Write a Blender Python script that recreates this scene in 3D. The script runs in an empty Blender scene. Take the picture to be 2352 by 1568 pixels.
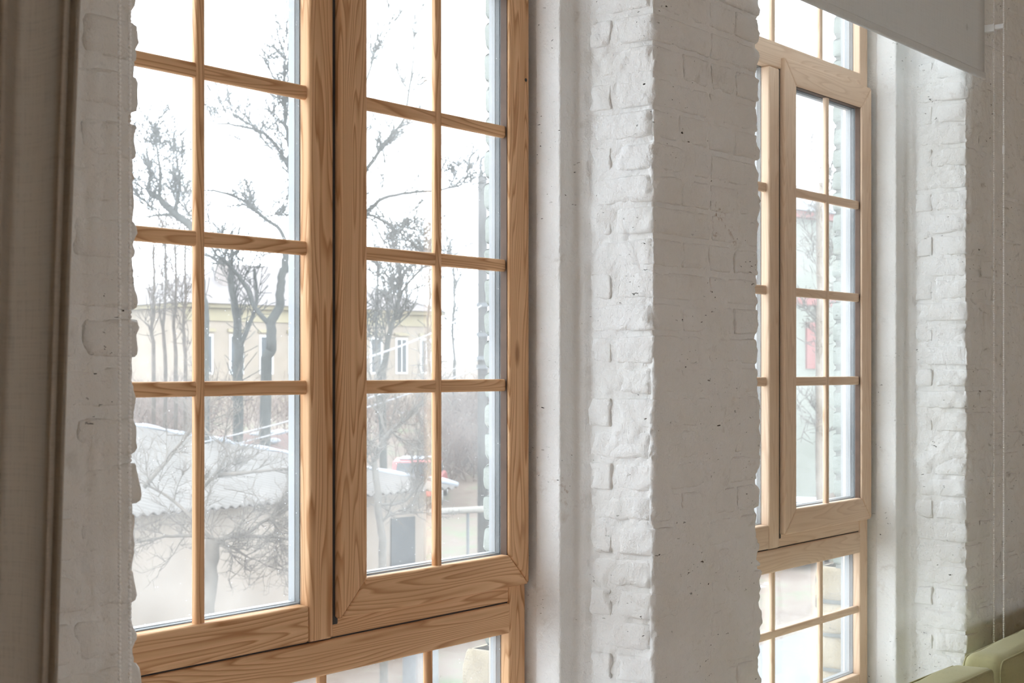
import bpy, bmesh, math, random
import numpy as np
from mathutils import Vector

random.seed(7)
RNG = np.random.default_rng(11)
SC = bpy.context.scene
COL = SC.collection

# ------------------------------------------------------------------ camera, sky, exposure
CAMZ = 1.75
FPX = 3267.0                      # focal length in pixels of the 2352 wide frame (50 mm on 36 mm)
FX, FY = 0.7797, 0.6262           # viewing direction in plan
cam = bpy.data.cameras.new('camera')
cam.lens = 50.0
cam.sensor_width = 36.0
cam.shift_y = 66.0 / 2352.0
cam.clip_start = 0.05
cam.clip_end = 600.0
cam.dof.use_dof = True
cam.dof.focus_distance = 3.55
cam.dof.aperture_fstop = 11.0
camo = bpy.data.objects.new('camera', cam)
COL.objects.link(camo)
camo.location = (0, 0, CAMZ)
camo.rotation_euler = (math.pi / 2, 0, -math.atan2(FX, FY))
SC.camera = camo

world = bpy.data.worlds.new('overcast_sky')
SC.world = world
world.use_nodes = True
bg = world.node_tree.nodes['Background']
bg.inputs['Color'].default_value = (0.85, 0.925, 1.0, 1)
bg.inputs['Strength'].default_value = 1.0
SC.view_settings.view_transform = 'Standard'
SC.view_settings.look = 'None'
SC.view_settings.gamma = 1.0
SC.view_settings.use_curve_mapping = False
SC.view_settings.exposure = 2.80
SC.cycles.max_bounces = 10
SC.cycles.diffuse_bounces = 6
SC.cycles.transparent_max_bounces = 24
SC.cycles.use_denoising = True


def W(px, py, D):
    """world point seen at photograph position (px, py) at axial distance D"""
    x = (px - 1176.0) / FPX * D
    z = (850.0 - py) / FPX * D
    return np.array([FX * D + FY * x, FY * D - FX * x, CAMZ + z])


# ------------------------------------------------------------------ noise
def _hash(ix, iy, iz, seed):
    h = (ix.astype(np.int64) * 374761393 + iy.astype(np.int64) * 668265263 + iz.astype(np.int64) * 2147483647 + seed * 974711)
    h = h & 0xffffffff
    h = ((h ^ (h >> 13)) * 1274126177) & 0xffffffff
    h = (h ^ (h >> 16)) & 0xffffffff
    return h.astype(np.float64) / 2147483648.0 - 1.0


def vnoise(P, seed=0):
    i = np.floor(P)
    f = P - i
    f = f * f * (3 - 2 * f)
    x, y, z = i[:, 0], i[:, 1], i[:, 2]
    out = 0
    for dx in (0, 1):
        wx = f[:, 0] if dx else 1 - f[:, 0]
        for dy in (0, 1):
            wy = f[:, 1] if dy else 1 - f[:, 1]
            for dz in (0, 1):
                wz = f[:, 2] if dz else 1 - f[:, 2]
                out = out + wx * wy * wz * _hash(x + dx, y + dy, z + dz, seed)
    return out


def fbm(P, scale, octv=3, seed=0):
    a, s, t = 1.0, scale, 0
    for k in range(octv):
        t = t + a * vnoise(P * s + 13.7 * k, seed + k * 17)
        a *= 0.5
        s *= 2.1
    return t


# ------------------------------------------------------------------ object helpers
def tag(o, label=None, cat=None, group=None, kind=None):
    if label: o['label'] = label
    if cat: o['category'] = cat
    if group: o['group'] = group
    if kind: o['kind'] = kind
    return o


def empty(name, loc=(0, 0, 0), rz=0.0):
    o = bpy.data.objects.new(name, None)
    COL.objects.link(o)
    o.location = loc
    o.rotation_euler = (0, 0, rz)
    o.empty_display_size = 0.1
    return o


def mesh_obj(name, verts, faces, mat=None, parent=None, smooth=False, loc=None):
    me = bpy.data.meshes.new(name)
    me.from_pydata([tuple(v) for v in verts], [], [tuple(f) for f in faces])
    if smooth:
        me.polygons.foreach_set('use_smooth', [True] * len(me.polygons))
    me.update()
    o = bpy.data.objects.new(name, me)
    COL.objects.link(o)
    if mat:
        me.materials.append(mat)
    if parent:
        o.parent = parent
    if loc is not None:
        o.location = loc
    return o


class MB:
    """collects simple shapes and links them as ONE mesh object"""
    def __init__(self):
        self.v, self.f = [], []

    def add(self, v, f):
        k = len(self.v)
        self.v += [tuple(p) for p in v]
        self.f += [tuple(i + k for i in q) for q in f]
        return self

    def box(self, x0, x1, y0, y1, z0, z1):
        v = [(x0, y0, z0), (x1, y0, z0), (x1, y1, z0), (x0, y1, z0), (x0, y0, z1), (x1, y0, z1), (x1, y1, z1), (x0, y1, z1)]
        f = [(0, 3, 2, 1), (4, 5, 6, 7), (0, 1, 5, 4), (1, 2, 6, 5), (2, 3, 7, 6), (3, 0, 4, 7)]
        return self.add(v, f)

    def tube(self, pts, radii, sides=6, cap=True):
        pts = np.asarray(pts, float)
        n = len(pts)
        if np.isscalar(radii): radii = [radii] * n
        t = np.gradient(pts, axis=0)
        t /= np.linalg.norm(t, axis=1)[:, None] + 1e-12
        ref = np.array([0.13, 0.31, 0.94]) if abs(t[0][2]) < 0.9 else np.array([0.95, 0.2, 0.1])
        a = np.cross(t, ref)
        a /= np.linalg.norm(a, axis=1)[:, None] + 1e-12
        b = np.cross(t, a)
        ang = np.arange(sides) * 2 * math.pi / sides
        ring = (pts[:, None, :] + np.asarray(radii)[:, None, None] * (np.cos(ang)[None, :, None] * a[:, None, :] + np.sin(ang)[None, :, None] * b[:, None, :]))
        k = len(self.v)
        self.v += [tuple(p) for p in ring.reshape(-1, 3)]
        for i in range(n - 1):
            for j in range(sides):
                j2 = (j + 1) % sides
                self.f.append((k + i * sides + j, k + i * sides + j2, k + (i + 1) * sides + j2, k + (i + 1) * sides + j))
        if cap:
            self.f.append(tuple(k + j for j in range(sides))[::-1])
            self.f.append(tuple(k + (n - 1) * sides + j for j in range(sides)))
        return self

    def prism(self, poly, y0, y1, axis='y'):
        """polygon given in (x,z), extruded along y"""
        n = len(poly)
        v = [(p[0], y0, p[1]) for p in poly] + [(p[0], y1, p[1]) for p in poly]
        f = [tuple(range(n)), tuple(range(2 * n - 1, n - 1, -1))]
        for i in range(n):
            j = (i + 1) % n
            f.append((i, i + n, j + n, j))
        return self.add(v, f)

    def build(self, name, mat=None, parent=None, bevel=0.0, seg=2, smooth=False, loc=None):
        if bevel <= 0:
            return mesh_obj(name, self.v, self.f, mat, parent, smooth, loc)
        bm = bmesh.new()
        vs = [bm.verts.new(p) for p in self.v]
        for q in self.f:
            try:
                bm.faces.new([vs[i] for i in q])
            except ValueError:
                pass
        bmesh.ops.recalc_face_normals(bm, faces=bm.faces)
        bmesh.ops.bevel(bm, geom=list(bm.edges), offset=bevel, segments=seg, profile=0.5, affect='EDGES', clamp_overlap=True)
        me = bpy.data.meshes.new(name)
        bm.to_mesh(me)
        bm.free()
        me.polygons.foreach_set('use_smooth', [True] * len(me.polygons))
        try:
            me.set_sharp_from_angle(angle=math.radians(50))
        except Exception:
            pass
        o = bpy.data.objects.new(name, me)
        COL.objects.link(o)
        if mat: me.materials.append(mat)
        if parent: o.parent = parent
        if loc is not None: o.location = loc
        return o


def box_obj(name, b, mat, parent=None, bevel=0.0, seg=2):
    return MB().box(*b).build(name, mat, parent, bevel, seg)


# ------------------------------------------------------------------ materials
def new_mat(name):
    m = bpy.data.materials.new(name)
    m.use_nodes = True
    nt = m.node_tree
    for n in list(nt.nodes):
        nt.nodes.remove(n)
    out = nt.nodes.new('ShaderNodeOutputMaterial')
    return m, nt, out


def N(nt, typ, **kw):
    n = nt.nodes.new(typ)
    for k, v in kw.items():
        if k in n.inputs:
            n.inputs[k].default_value = v
        else:
            setattr(n, k, v)
    return n


def ramp(nt, fac, stops):
    r = nt.nodes.new('ShaderNodeValToRGB')
    e = r.color_ramp.elements
    while len(e) < len(stops):
        e.new(0.5)
    for i, (p, c) in enumerate(stops):
        e[i].position = p
        e[i].color = (c, c, c, 1) if np.isscalar(c) else (c[0], c[1], c[2], 1)
    nt.links.new(fac, r.inputs['Fac'])
    return r.outputs['Color']


def mixc(nt, fac, a, b, mode='MIX'):
    m = nt.nodes.new('ShaderNodeMix')
    m.data_type = 'RGBA'
    m.blend_type = mode
    for sock, val in ((m.inputs['Factor'], fac), (m.inputs[6], a), (m.inputs[7], b)):
        if hasattr(val, 'is_linked'):
            nt.links.new(val, sock)
        elif np.isscalar(val):
            sock.default_value = val
        else:
            sock.default_value = (val[0], val[1], val[2], 1)
    return m.outputs[2]


def plain(name, col, rough=0.7, var=0.12, scale=6.0, bump=0.0, bscale=40.0, metallic=0.0, spec=0.3):
    m, nt, out = new_mat(name)
    p = N(nt, 'ShaderNodeBsdfPrincipled')
    p.inputs['Roughness'].default_value = rough
    p.inputs['Metallic'].default_value = metallic
    p.inputs['Specular IOR Level'].default_value = spec
    tc = N(nt, 'ShaderNodeTexCoord')
    no = N(nt, 'ShaderNodeTexNoise')
    no.inputs['Scale'].default_value = scale
    no.inputs['Detail'].default_value = 5
    nt.links.new(tc.outputs['Object'], no.inputs['Vector'])
    lo = [c * (1 - var) for c in col]
    hi = [min(1, c * (1 + var)) for c in col]
    c = ramp(nt, no.outputs['Fac'], [(0.3, lo), (0.7, hi)])
    nt.links.new(c, p.inputs['Base Color'])
    if bump > 0:
        n2 = N(nt, 'ShaderNodeTexNoise')
        n2.inputs['Scale'].default_value = bscale
        n2.inputs['Detail'].default_value = 6
        nt.links.new(tc.outputs['Object'], n2.inputs['Vector'])
        b = N(nt, 'ShaderNodeBump')
        b.inputs['Strength'].default_value = bump
        b.inputs['Distance'].default_value = 0.01
        nt.links.new(n2.outputs['Fac'], b.inputs['Height'])
        nt.links.new(b.outputs['Normal'], p.inputs['Normal'])
    nt.links.new(p.outputs['BSDF'], out.inputs['Surface'])
    return m


def paint_mat(name, base, dirt=(0.45, 0.40, 0.33), dirt_lo=0.62, smear=0.0, bump=0.5, pits=0.705, stain=True, smear_x=4.93):
    """thick white paint over brick: soft lumps, fine grit, little black pits, brown stains"""
    m, nt, out = new_mat(name)
    p = N(nt, 'ShaderNodeBsdfPrincipled')
    p.inputs['Roughness'].default_value = 0.6
    p.inputs['Specular IOR Level'].default_value = 0.25
    geo = N(nt, 'ShaderNodeNewGeometry')
    pos = geo.outputs['Position']

    def noise(scale, det=5, rough=0.55, dist=0.0, vec=None):
        n = N(nt, 'ShaderNodeTexNoise')
        n.inputs['Scale'].default_value = scale
        n.inputs['Detail'].default_value = det
        n.inputs['Roughness'].default_value = rough
        n.inputs['Distortion'].default_value = dist
        nt.links.new(vec or pos, n.inputs['Vector'])
        return n.outputs['Fac']
    base2 = [base[0] * 0.95, base[1] * 0.94, base[2] * 0.92]
    c = ramp(nt, noise(5.0, 6), [(0.35, base2), (0.65, base)])
    # soft dirt patches
    d = ramp(nt, noise(9.0, 7, 0.65, 0.6), [(dirt_lo, 0.0), (dirt_lo + 0.16, 0.55)])
    c = mixc(nt, d, c, dirt)
    if smear > 0:
        mp = N(nt, 'ShaderNodeMapping')
        mp.inputs['Scale'].default_value = (1.0, 1.0, 1.9)
        mp.inputs['Rotation'].default_value = (0.0, 0.5, 0.0)
        nt.links.new(pos, mp.inputs['Vector'])
        s = ramp(nt, noise(14.0, 5, 0.6, 1.2, mp.outputs['Vector']), [(0.60, 0.0), (0.74, smear)])
        sx = N(nt, 'ShaderNodeSeparateXYZ')
        nt.links.new(pos, sx.inputs[0])
        gt = N(nt, 'ShaderNodeMath', operation='GREATER_THAN')
        gt.inputs[1].default_value = smear_x
        nt.links.new(sx.outputs['X'], gt.inputs[0])
        s = mixc(nt, 1.0, s, gt.outputs[0], 'MULTIPLY')
        c = mixc(nt, s, c, (0.18, 0.16, 0.12))
    if stain:
        s2 = ramp(nt, noise(3.1, 3, 0.5), [(0.69, 0.0), (0.76, 1.0)])
        s3 = ramp(nt, noise(70.0, 4, 0.6), [(0.55, 0.0), (0.66, 0.75)])
        c = mixc(nt, mixc(nt, 1.0, s2, s3, 'MULTIPLY'), c, (0.30, 0.17, 0.09))
    # black pits
    pv = N(nt, 'ShaderNodeMapping')
    pv.inputs['Scale'].default_value = (1.0, 1.0, 2.3)
    nt.links.new(pos, pv.inputs['Vector'])
    pf = noise(58.0, 2, 0.5, 0.4, pv.outputs['Vector'])
    pm = ramp(nt, noise(6.5, 2), [(0.50, 0.0), (0.60, 1.0)])
    pit = mixc(nt, 1.0, ramp(nt, pf, [(pits, 0.0), (pits + 0.03, 1.0)]), pm, 'MULTIPLY')
    c = mixc(nt, pit, c, (0.035, 0.03, 0.022))
    nt.links.new(c, p.inputs['Base Color'])
    # relief
    a = noise(38.0, 5, 0.5, 0.15)
    mv = N(nt, 'ShaderNodeMapping')
    mv.inputs['Scale'].default_value = (1.0, 1.0, 0.8)
    nt.links.new(pos, mv.inputs['Vector'])
    g = noise(210.0, 3, 0.6, 0.0, mv.outputs['Vector'])
    b1 = N(nt, 'ShaderNodeBump')
    b1.inputs['Strength'].default_value = bump
    b1.inputs['Distance'].default_value = 0.010
    nt.links.new(a, b1.inputs['Height'])
    b2 = N(nt, 'ShaderNodeBump')
    b2.inputs['Strength'].default_value = min(1.0, bump * 1.2)
    b2.inputs['Distance'].default_value = 0.0022
    nt.links.new(g, b2.inputs['Height'])
    nt.links.new(b1.outputs['Normal'], b2.inputs['Normal'])
    b3 = N(nt, 'ShaderNodeBump')
    b3.invert = True
    b3.inputs['Strength'].default_value = 0.6
    b3.inputs['Distance'].default_value = 0.006
    nt.links.new(pit, b3.inputs['Height'])
    nt.links.new(b2.outputs['Normal'], b3.inputs['Normal'])
    nt.links.new(b3.outputs['Normal'], p.inputs['Normal'])
    nt.links.new(p.outputs['BSDF'], out.inputs['Surface'])
    return m


def wood_mat(name, axis, light, dark, knot=(0.28, 0.13, 0.055)):
    """pine with growth rings; axis = direction of the grain ('x' or 'z')"""
    m, nt, out = new_mat(name)
    p = N(nt, 'ShaderNodeBsdfPrincipled')
    p.inputs['Roughness'].default_value = 0.55
    p.inputs['Specular IOR Level'].default_value = 0.15
    tc = N(nt, 'ShaderNodeTexCoord')
    oi = N(nt, 'ShaderNodeObjectInfo')
    mul = N(nt, 'ShaderNodeMath', operation='MULTIPLY')
    mul.inputs[1].default_value = 37.0
    nt.links.new(oi.outputs['Random'], mul.inputs[0])
    comb = N(nt, 'ShaderNodeCombineXYZ')
    for i in range(3):
        nt.links.new(mul.outputs[0], comb.inputs[i])
    add = N(nt, 'ShaderNodeVectorMath', operation='ADD')
    nt.links.new(tc.outputs['Object'], add.inputs[0])
    nt.links.new(comb.outputs[0], add.inputs[1])
    mp = N(nt, 'ShaderNodeMapping')
    mp.inputs['Scale'].default_value = (1.0, 14.0, 14.0) if axis == 'x' else (14.0, 14.0, 1.0)
    nt.links.new(add.outputs[0], mp.inputs['Vector'])
    n1 = N(nt, 'ShaderNodeTexNoise')
    n1.inputs['Scale'].default_value = 0.85
    n1.inputs['Detail'].default_value = 2.0
    n1.inputs['Roughness'].default_value = 0.4
    nt.links.new(mp.outputs['Vector'], n1.inputs['Vector'])
    rings = N(nt, 'ShaderNodeMath', operation='MULTIPLY')
    rings.inputs[1].default_value = 26.0
    nt.links.new(n1.outputs['Fac'], rings.inputs[0])
    fr = N(nt, 'ShaderNodeMath', operation='FRACT')
    nt.links.new(rings.outputs[0], fr.inputs[0])
    band = ramp(nt, fr.outputs[0], [(0.0, 0.0), (0.55, 0.25), (0.86, 1.0), (1.0, 0.0)])
    c = mixc(nt, band, light, dark)
    # fine fibres
    mp2 = N(nt, 'ShaderNodeMapping')
    mp2.inputs['Scale'].default_value = (3.0, 220.0, 220.0) if axis == 'x' else (220.0, 220.0, 3.0)
    nt.links.new(add.outputs[0], mp2.inputs['Vector'])
    n2 = N(nt, 'ShaderNodeTexNoise')
    n2.inputs['Scale'].default_value = 1.0
    n2.inputs['Detail'].default_value = 3
    nt.links.new(mp2.outputs['Vector'], n2.inputs['Vector'])
    c = mixc(nt, ramp(nt, n2.outputs['Fac'], [(0.45, 0.0), (0.75, 0.35)]), c, dark)
    # broad tone differences and small knots
    n3 = N(nt, 'ShaderNodeTexNoise')
    n3.inputs['Scale'].default_value = 4.0
    nt.links.new(add.outputs[0], n3.inputs['Vector'])
    c = mixc(nt, ramp(nt, n3.outputs['Fac'], [(0.40, 0.0), (0.70, 0.4)]), c, [light[0] * 0.86, light[1] * 0.80, light[2] * 0.74])
    mp3 = N(nt, 'ShaderNodeMapping')
    mp3.inputs['Scale'].default_value = (4.0, 13.0, 13.0) if axis == 'x' else (13.0, 13.0, 4.0)
    nt.links.new(add.outputs[0], mp3.inputs['Vector'])
    vo = N(nt, 'ShaderNodeTexVoronoi')
    vo.inputs['Scale'].default_value = 0.62
    nt.links.new(mp3.outputs['Vector'], vo.inputs['Vector'])
    c = mixc(nt, ramp(nt, vo.outputs['Distance'], [(0.035, 0.75), (0.10, 0.0)]), c, knot)
    nt.links.new(c, p.inputs['Base Color'])
    b = N(nt, 'ShaderNodeBump')
    b.inputs['Strength'].default_value = 0.18
    b.inputs['Distance'].default_value = 0.001
    nt.links.new(n2.outputs['Fac'], b.inputs['Height'])
    nt.links.new(b.outputs['Normal'], p.inputs['Normal'])
    nt.links.new(p.outputs['BSDF'], out.inputs['Surface'])
    return m


def glass_mat():
    m, nt, out = new_mat('dusty_hazy_glass')
    tr = N(nt, 'ShaderNodeBsdfTransparent')
    tr.inputs['Color'].default_value = (0.985, 0.992, 0.99, 1)
    gl = N(nt, 'ShaderNodeBsdfGlossy')
    gl.inputs['Roughness'].default_value = 0.03
    lw = N(nt, 'ShaderNodeLayerWeight')
    lw.inputs['Blend'].default_value = 0.28
    fm = N(nt, 'ShaderNodeMath', operation='MULTIPLY')
    fm.inputs[1].default_value = 0.22
    nt.links.new(lw.outputs['Fresnel'], fm.inputs[0])
    mx = N(nt, 'ShaderNodeMixShader')
    nt.links.new(fm.outputs[0], mx.inputs[0])
    nt.links.new(tr.outputs[0], mx.inputs[1])
    nt.links.new(gl.outputs[0], mx.inputs[2])
    tl = N(nt, 'ShaderNodeBsdfTranslucent')
    tl.inputs['Color'].default_value = (0.9, 0.9, 0.88, 1)
    geo = N(nt, 'ShaderNodeNewGeometry')
    n1 = N(nt, 'ShaderNodeTexNoise')
    n1.inputs['Scale'].default_value = 5.0
    n1.inputs['Detail'].default_value = 6
    nt.links.new(geo.outputs['Position'], n1.inputs['Vector'])
    haze_film = ramp(nt, n1.outputs['Fac'], [(0.30, 0.028), (0.72, 0.075)])  # milky film stands in for glare haze over the outside view
    n2 = N(nt, 'ShaderNodeTexVoronoi')
    n2.inputs['Scale'].default_value = 130.0
    nt.links.new(geo.outputs['Position'], n2.inputs['Vector'])
    n3 = N(nt, 'ShaderNodeTexNoise')
    n3.inputs['Scale'].default_value = 60.0
    nt.links.new(geo.outputs['Position'], n3.inputs['Vector'])
    sp = mixc(nt, 1.0, ramp(nt, n2.outputs['Distance'], [(0.10, 0.5), (0.16, 0.0)]), ramp(nt, n3.outputs['Fac'], [(0.62, 0.0), (0.68, 1.0)]), 'MULTIPLY')
    haze_and_dust = mixc(nt, 1.0, haze_film, sp, 'ADD')
    mx2 = N(nt, 'ShaderNodeMixShader')
    nt.links.new(haze_and_dust, mx2.inputs[0])
    nt.links.new(mx.outputs[0], mx2.inputs[1])
    nt.links.new(tl.outputs[0], mx2.inputs[2])
    nt.links.new(mx2.outputs[0], out.inputs['Surface'])
    return m


def fabric_mat(name, col, weave=900.0, transl=0.0, var=0.08):
    m, nt, out = new_mat(name)
    p = N(nt, 'ShaderNodeBsdfPrincipled')
    p.inputs['Roughness'].default_value = 0.9
    p.inputs['Specular IOR Level'].default_value = 0.1
    p.inputs['Sheen Weight'].default_value = 0.15
    tc = N(nt, 'ShaderNodeTexCoord')
    a = N(nt, 'ShaderNodeTexNoise')
    a.inputs['Scale'].default_value = 1.0
    a.inputs['Detail'].default_value = 3
    mp = N(nt, 'ShaderNodeMapping')
    mp.inputs['Scale'].default_value = (weave * 0.3, weave * 0.3, 12.0)
    nt.links.new(tc.outputs['Object'], mp.inputs['Vector'])
    nt.links.new(mp.outputs['Vector'], a.inputs['Vector'])
    b = N(nt, 'ShaderNodeTexNoise')
    b.inputs['Scale'].default_value = 1.0
    b.inputs['Detail'].default_value = 3
    mp2 = N(nt, 'ShaderNodeMapping')
    mp2.inputs['Scale'].default_value = (10.0, 10.0, weave * 0.3)
    nt.links.new(tc.outputs['Object'], mp2.inputs['Vector'])
    nt.links.new(mp2.outputs['Vector'], b.inputs['Vector'])
    s = N(nt, 'ShaderNodeMath', operation='ADD')
    nt.links.new(a.outputs['Fac'], s.inputs[0])
    nt.links.new(b.outputs['Fac'], s.inputs[1])
    c = ramp(nt, s.outputs[0], [(0.7, [x * (1 - var) for x in col]), (1.0, [min(1, x * (1 + var)) for x in col])])
    nt.links.new(c, p.inputs['Base Color'])
    bu = N(nt, 'ShaderNodeBump')
    bu.inputs['Strength'].default_value = 0.25
    bu.inputs['Distance'].default_value = 0.0012
    nt.links.new(s.outputs[0], bu.inputs['Height'])
    nt.links.new(bu.outputs['Normal'], p.inputs['Normal'])
    if transl > 0:
        t = N(nt, 'ShaderNodeBsdfTranslucent')
        nt.links.new(c, t.inputs['Color'])
        mx = N(nt, 'ShaderNodeMixShader')
        mx.inputs[0].default_value = transl
        nt.links.new(p.outputs['BSDF'], mx.inputs[1])
        nt.links.new(t.outputs[0], mx.inputs[2])
        nt.links.new(mx.outputs[0], out.inputs['Surface'])
    else:
        nt.links.new(p.outputs['BSDF'], out.inputs['Surface'])
    return m


PAINT = paint_mat('white_painted_brick', (0.87, 0.87, 0.865), bump=0.65)
PAINT_L = paint_mat('grey_white_painted_brick', (0.82, 0.81, 0.785), dirt_lo=0.58, bump=0.7)
PAINT_R = paint_mat('smudged_white_painted_brick', (0.83, 0.835, 0.82), dirt_lo=0.62, smear=0.5, bump=0.6)
PLASTER = paint_mat('white_plaster', (0.86, 0.86, 0.85), bump=0.18, stain=False)
CORE = plain('masonry_core', (0.6, 0.57, 0.53), 0.9)
WOOD1 = {a: wood_mat('golden_pine_' + a, a, (0.80, 0.515, 0.30), (0.47, 0.235, 0.105)) for a in 'xz'}
WOOD2 = {a: wood_mat('pale_pine_' + a, a, (0.78, 0.60, 0.445), (0.67, 0.485, 0.34), knot=(0.45, 0.28, 0.16)) for a in 'xz'}
GLASS = glass_mat()
SEAL = plain('dark_rubber', (0.05, 0.047, 0.045), 0.6)
ALU = plain('brushed_spacer', (0.075, 0.085, 0.09), 0.5, metallic=0.2, bump=0.3, bscale=300)
BRIGHT = plain('white_metal_fittings', (0.85, 0.86, 0.86), 0.4, var=0.03)
REBATE = plain('dark_brown_rebate', (0.10, 0.06, 0.04), 0.6, var=0.15, scale=20)  # dark brown strips lining the sides and top of the sash opening
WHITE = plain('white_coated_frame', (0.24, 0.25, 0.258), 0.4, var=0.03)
BEADS = plain('white_plastic_beads', (0.95, 0.94, 0.91), 0.3, var=0.01)
_p = next(n for n in BEADS.node_tree.nodes if n.type == 'BSDF_PRINCIPLED')
_p.inputs['Subsurface Weight'].default_value = 1.0
_p.inputs['Subsurface Radius'].default_value = (1.0, 1.0, 1.0)
_p.inputs['Subsurface Scale'].default_value = 0.006


# ------------------------------------------------------------------ masonry
def round_path(pts, r, step):
    """resample a plan polyline with its inner corners rounded; returns points and outward normals"""
    pts = [np.array(p, float) for p in pts]
    n = len(pts)
    rs = r if isinstance(r, (list, tuple)) else [r] * n
    out = [pts[0]]

    def line(a, b):
        L = np.linalg.norm(b - a)
        k = max(1, int(math.ceil(L / step)))
        for i in range(1, k + 1):
            out.append(a + (b - a) * i / k)
    prev = pts[0]
    for i in range(1, n - 1):
        a, b, c = pts[i - 1], pts[i], pts[i + 1]
        u = (a - b) / np.linalg.norm(a - b)
        v = (c - b) / np.linalg.norm(c - b)
        rr = min(rs[i], 0.45 * np.linalg.norm(a - b), 0.45 * np.linalg.norm(c - b))
        s, e = b + u * rr, b + v * rr
        if np.linalg.norm(s - prev) > 1e-6:
            line(prev, s)
        for k in range(1, 5):
            t = k / 4
            out.append((1 - t) ** 2 * s + 2 * t * (1 - t) * b + t * t * e)
        prev = e
    line(prev, pts[-1])
    P = np.array(out)
    t = np.gradient(P, axis=0)
    t /= np.linalg.norm(t, axis=1)[:, None] + 1e-12
    nrm = np.stack([t[:, 1], -t[:, 0]], 1)
    return P, nrm


def grid_faces(M, K):
    i = np.arange(M - 1)[:, None]
    j = np.arange(K - 1)[None, :]
    a = (i * K + j).ravel()
    b = ((i + 1) * K + j).ravel()
    return np.stack([a, b, b + 1, a + 1], 1)


def np_mesh(name, V, F, mat, parent=None, smooth=True):
    me = bpy.data.meshes.new(name)
    me.vertices.add(len(V))
    me.vertices.foreach_set('co', np.ascontiguousarray(V, np.float32).ravel())
    me.loops.add(len(F) * 4)
    me.loops.foreach_set('vertex_index', np.ascontiguousarray(F, np.int32).ravel())
    me.polygons.add(len(F))
    me.polygons.foreach_set('loop_start', np.arange(len(F), dtype=np.int32) * 4)
    me.polygons.foreach_set('use_smooth', np.ones(len(F), dtype=bool) if smooth else np.zeros(len(F), dtype=bool))
    me.update(calc_edges=True)
    me.validate()
    o = bpy.data.objects.new(name, me)
    COL.objects.link(o)
    me.materials.append(mat)
    if parent: o.parent = parent
    return o


ARRIS = []          # vertical outer corners of the piers: (x, y, outward direction, amplitude)


def arris(V, back=False):
    for cx, cy, dx, dy, amp in ARRIS:
        d2 = (V[:, 0] - cx) ** 2 + (V[:, 1] - cy) ** 2
        near = d2 < 0.06 ** 2
        if not near.any():
            continue
        Q = V[near]
        w = np.exp(-d2[near] / 0.020 ** 2)
        Z = Q * [0.4, 0.4, 1.0]
        a = amp * (0.75 * fbm(Z, 24.0, 2, 301) + 0.65 * fbm(Q, 75.0, 2, 302) - 0.45)
        V[near, 0] += dx * w * a
        V[near, 1] += dy * w * a
    return V


BRICK_SEED = [0]


def brick(parent, path, z0, z1, mat, r=0.007, rc=0.010, amp=0.0030, proud=0.0, step=0.010, name='brick', chip=0.010):
    """one brick: a plan path wrapped round its visible faces, swept over a rounded profile in z"""
    BRICK_SEED[0] += 1
    sd = BRICK_SEED[0]
    n = len(path)
    rr = [0, r] + [rc] * (n - 4) + [r, 0] if n > 4 else [0, r, r, 0][:n]
    if n == 4:
        rr = [0, r, r, 0]
    P, nr = round_path(path, rr, step)
    prof = [(0.022, z0), (r * 0.9, z0 + 0.0005)]
    for a in (25, 55, 90):
        t = math.radians(a)
        prof.append((r * (1 - math.sin(t)), z0 + r * (1 - math.cos(t))))
    k = max(2, int((z1 - z0 - 2 * r) / step))
    for i in range(1, k):
        prof.append((0.0, z0 + r + (z1 - z0 - 2 * r) * i / k))
    for a in (90, 55, 25):
        t = math.radians(a)
        prof.append((r * (1 - math.sin(t)), z1 - r * (1 - math.cos(t))))
    prof += [(r * 0.9, z1 - 0.0005), (0.022, z1)]
    ins = np.array([p[0] for p in prof])
    zz = np.array([p[1] for p in prof])
    M, K = len(P), len(prof)
    X = P[:, None, :] - nr[:, None, :] * (ins[None, :, None] - proud)
    V = np.concatenate([X, np.broadcast_to(zz[None, :, None], (M, K, 1))], 2).reshape(-1, 3)
    d = amp * fbm(V, 34.0, 3, 3) + amp * 0.7 * fbm(V, 11.0, 1, 9) + amp * 0.35 * fbm(V, 130.0, 1, 61)
    if chip > 0:
        # worn arrises: deeper bites along plan corners and along the brick's edges
        cur = np.zeros(M)
        dn = np.linalg.norm(np.gradient(nr, axis=0), axis=1)
        cur[dn > 0.15] = 1.0
        edge = np.maximum(cur[:, None], np.where(ins > 1e-4, 0.5, 0.0)[None, :]).ravel()
        d = d - edge * chip * np.clip(fbm(V, 31.0, 2, 77) + 0.20, 0, 1.3)
    zj = 0.0025 * vnoise(V * 18.0, 5)
    nn = np.repeat(nr, K, axis=0)
    V[:, :2] += nn * d[:, None]
    V[:, 2] += zj * np.clip((0.03 - np.repeat(ins[None, :], M, 0).ravel()) / 0.03, 0, 1)
    arris(V)
    return np_mesh(name, V, grid_faces(M, K), mat, parent)


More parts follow.
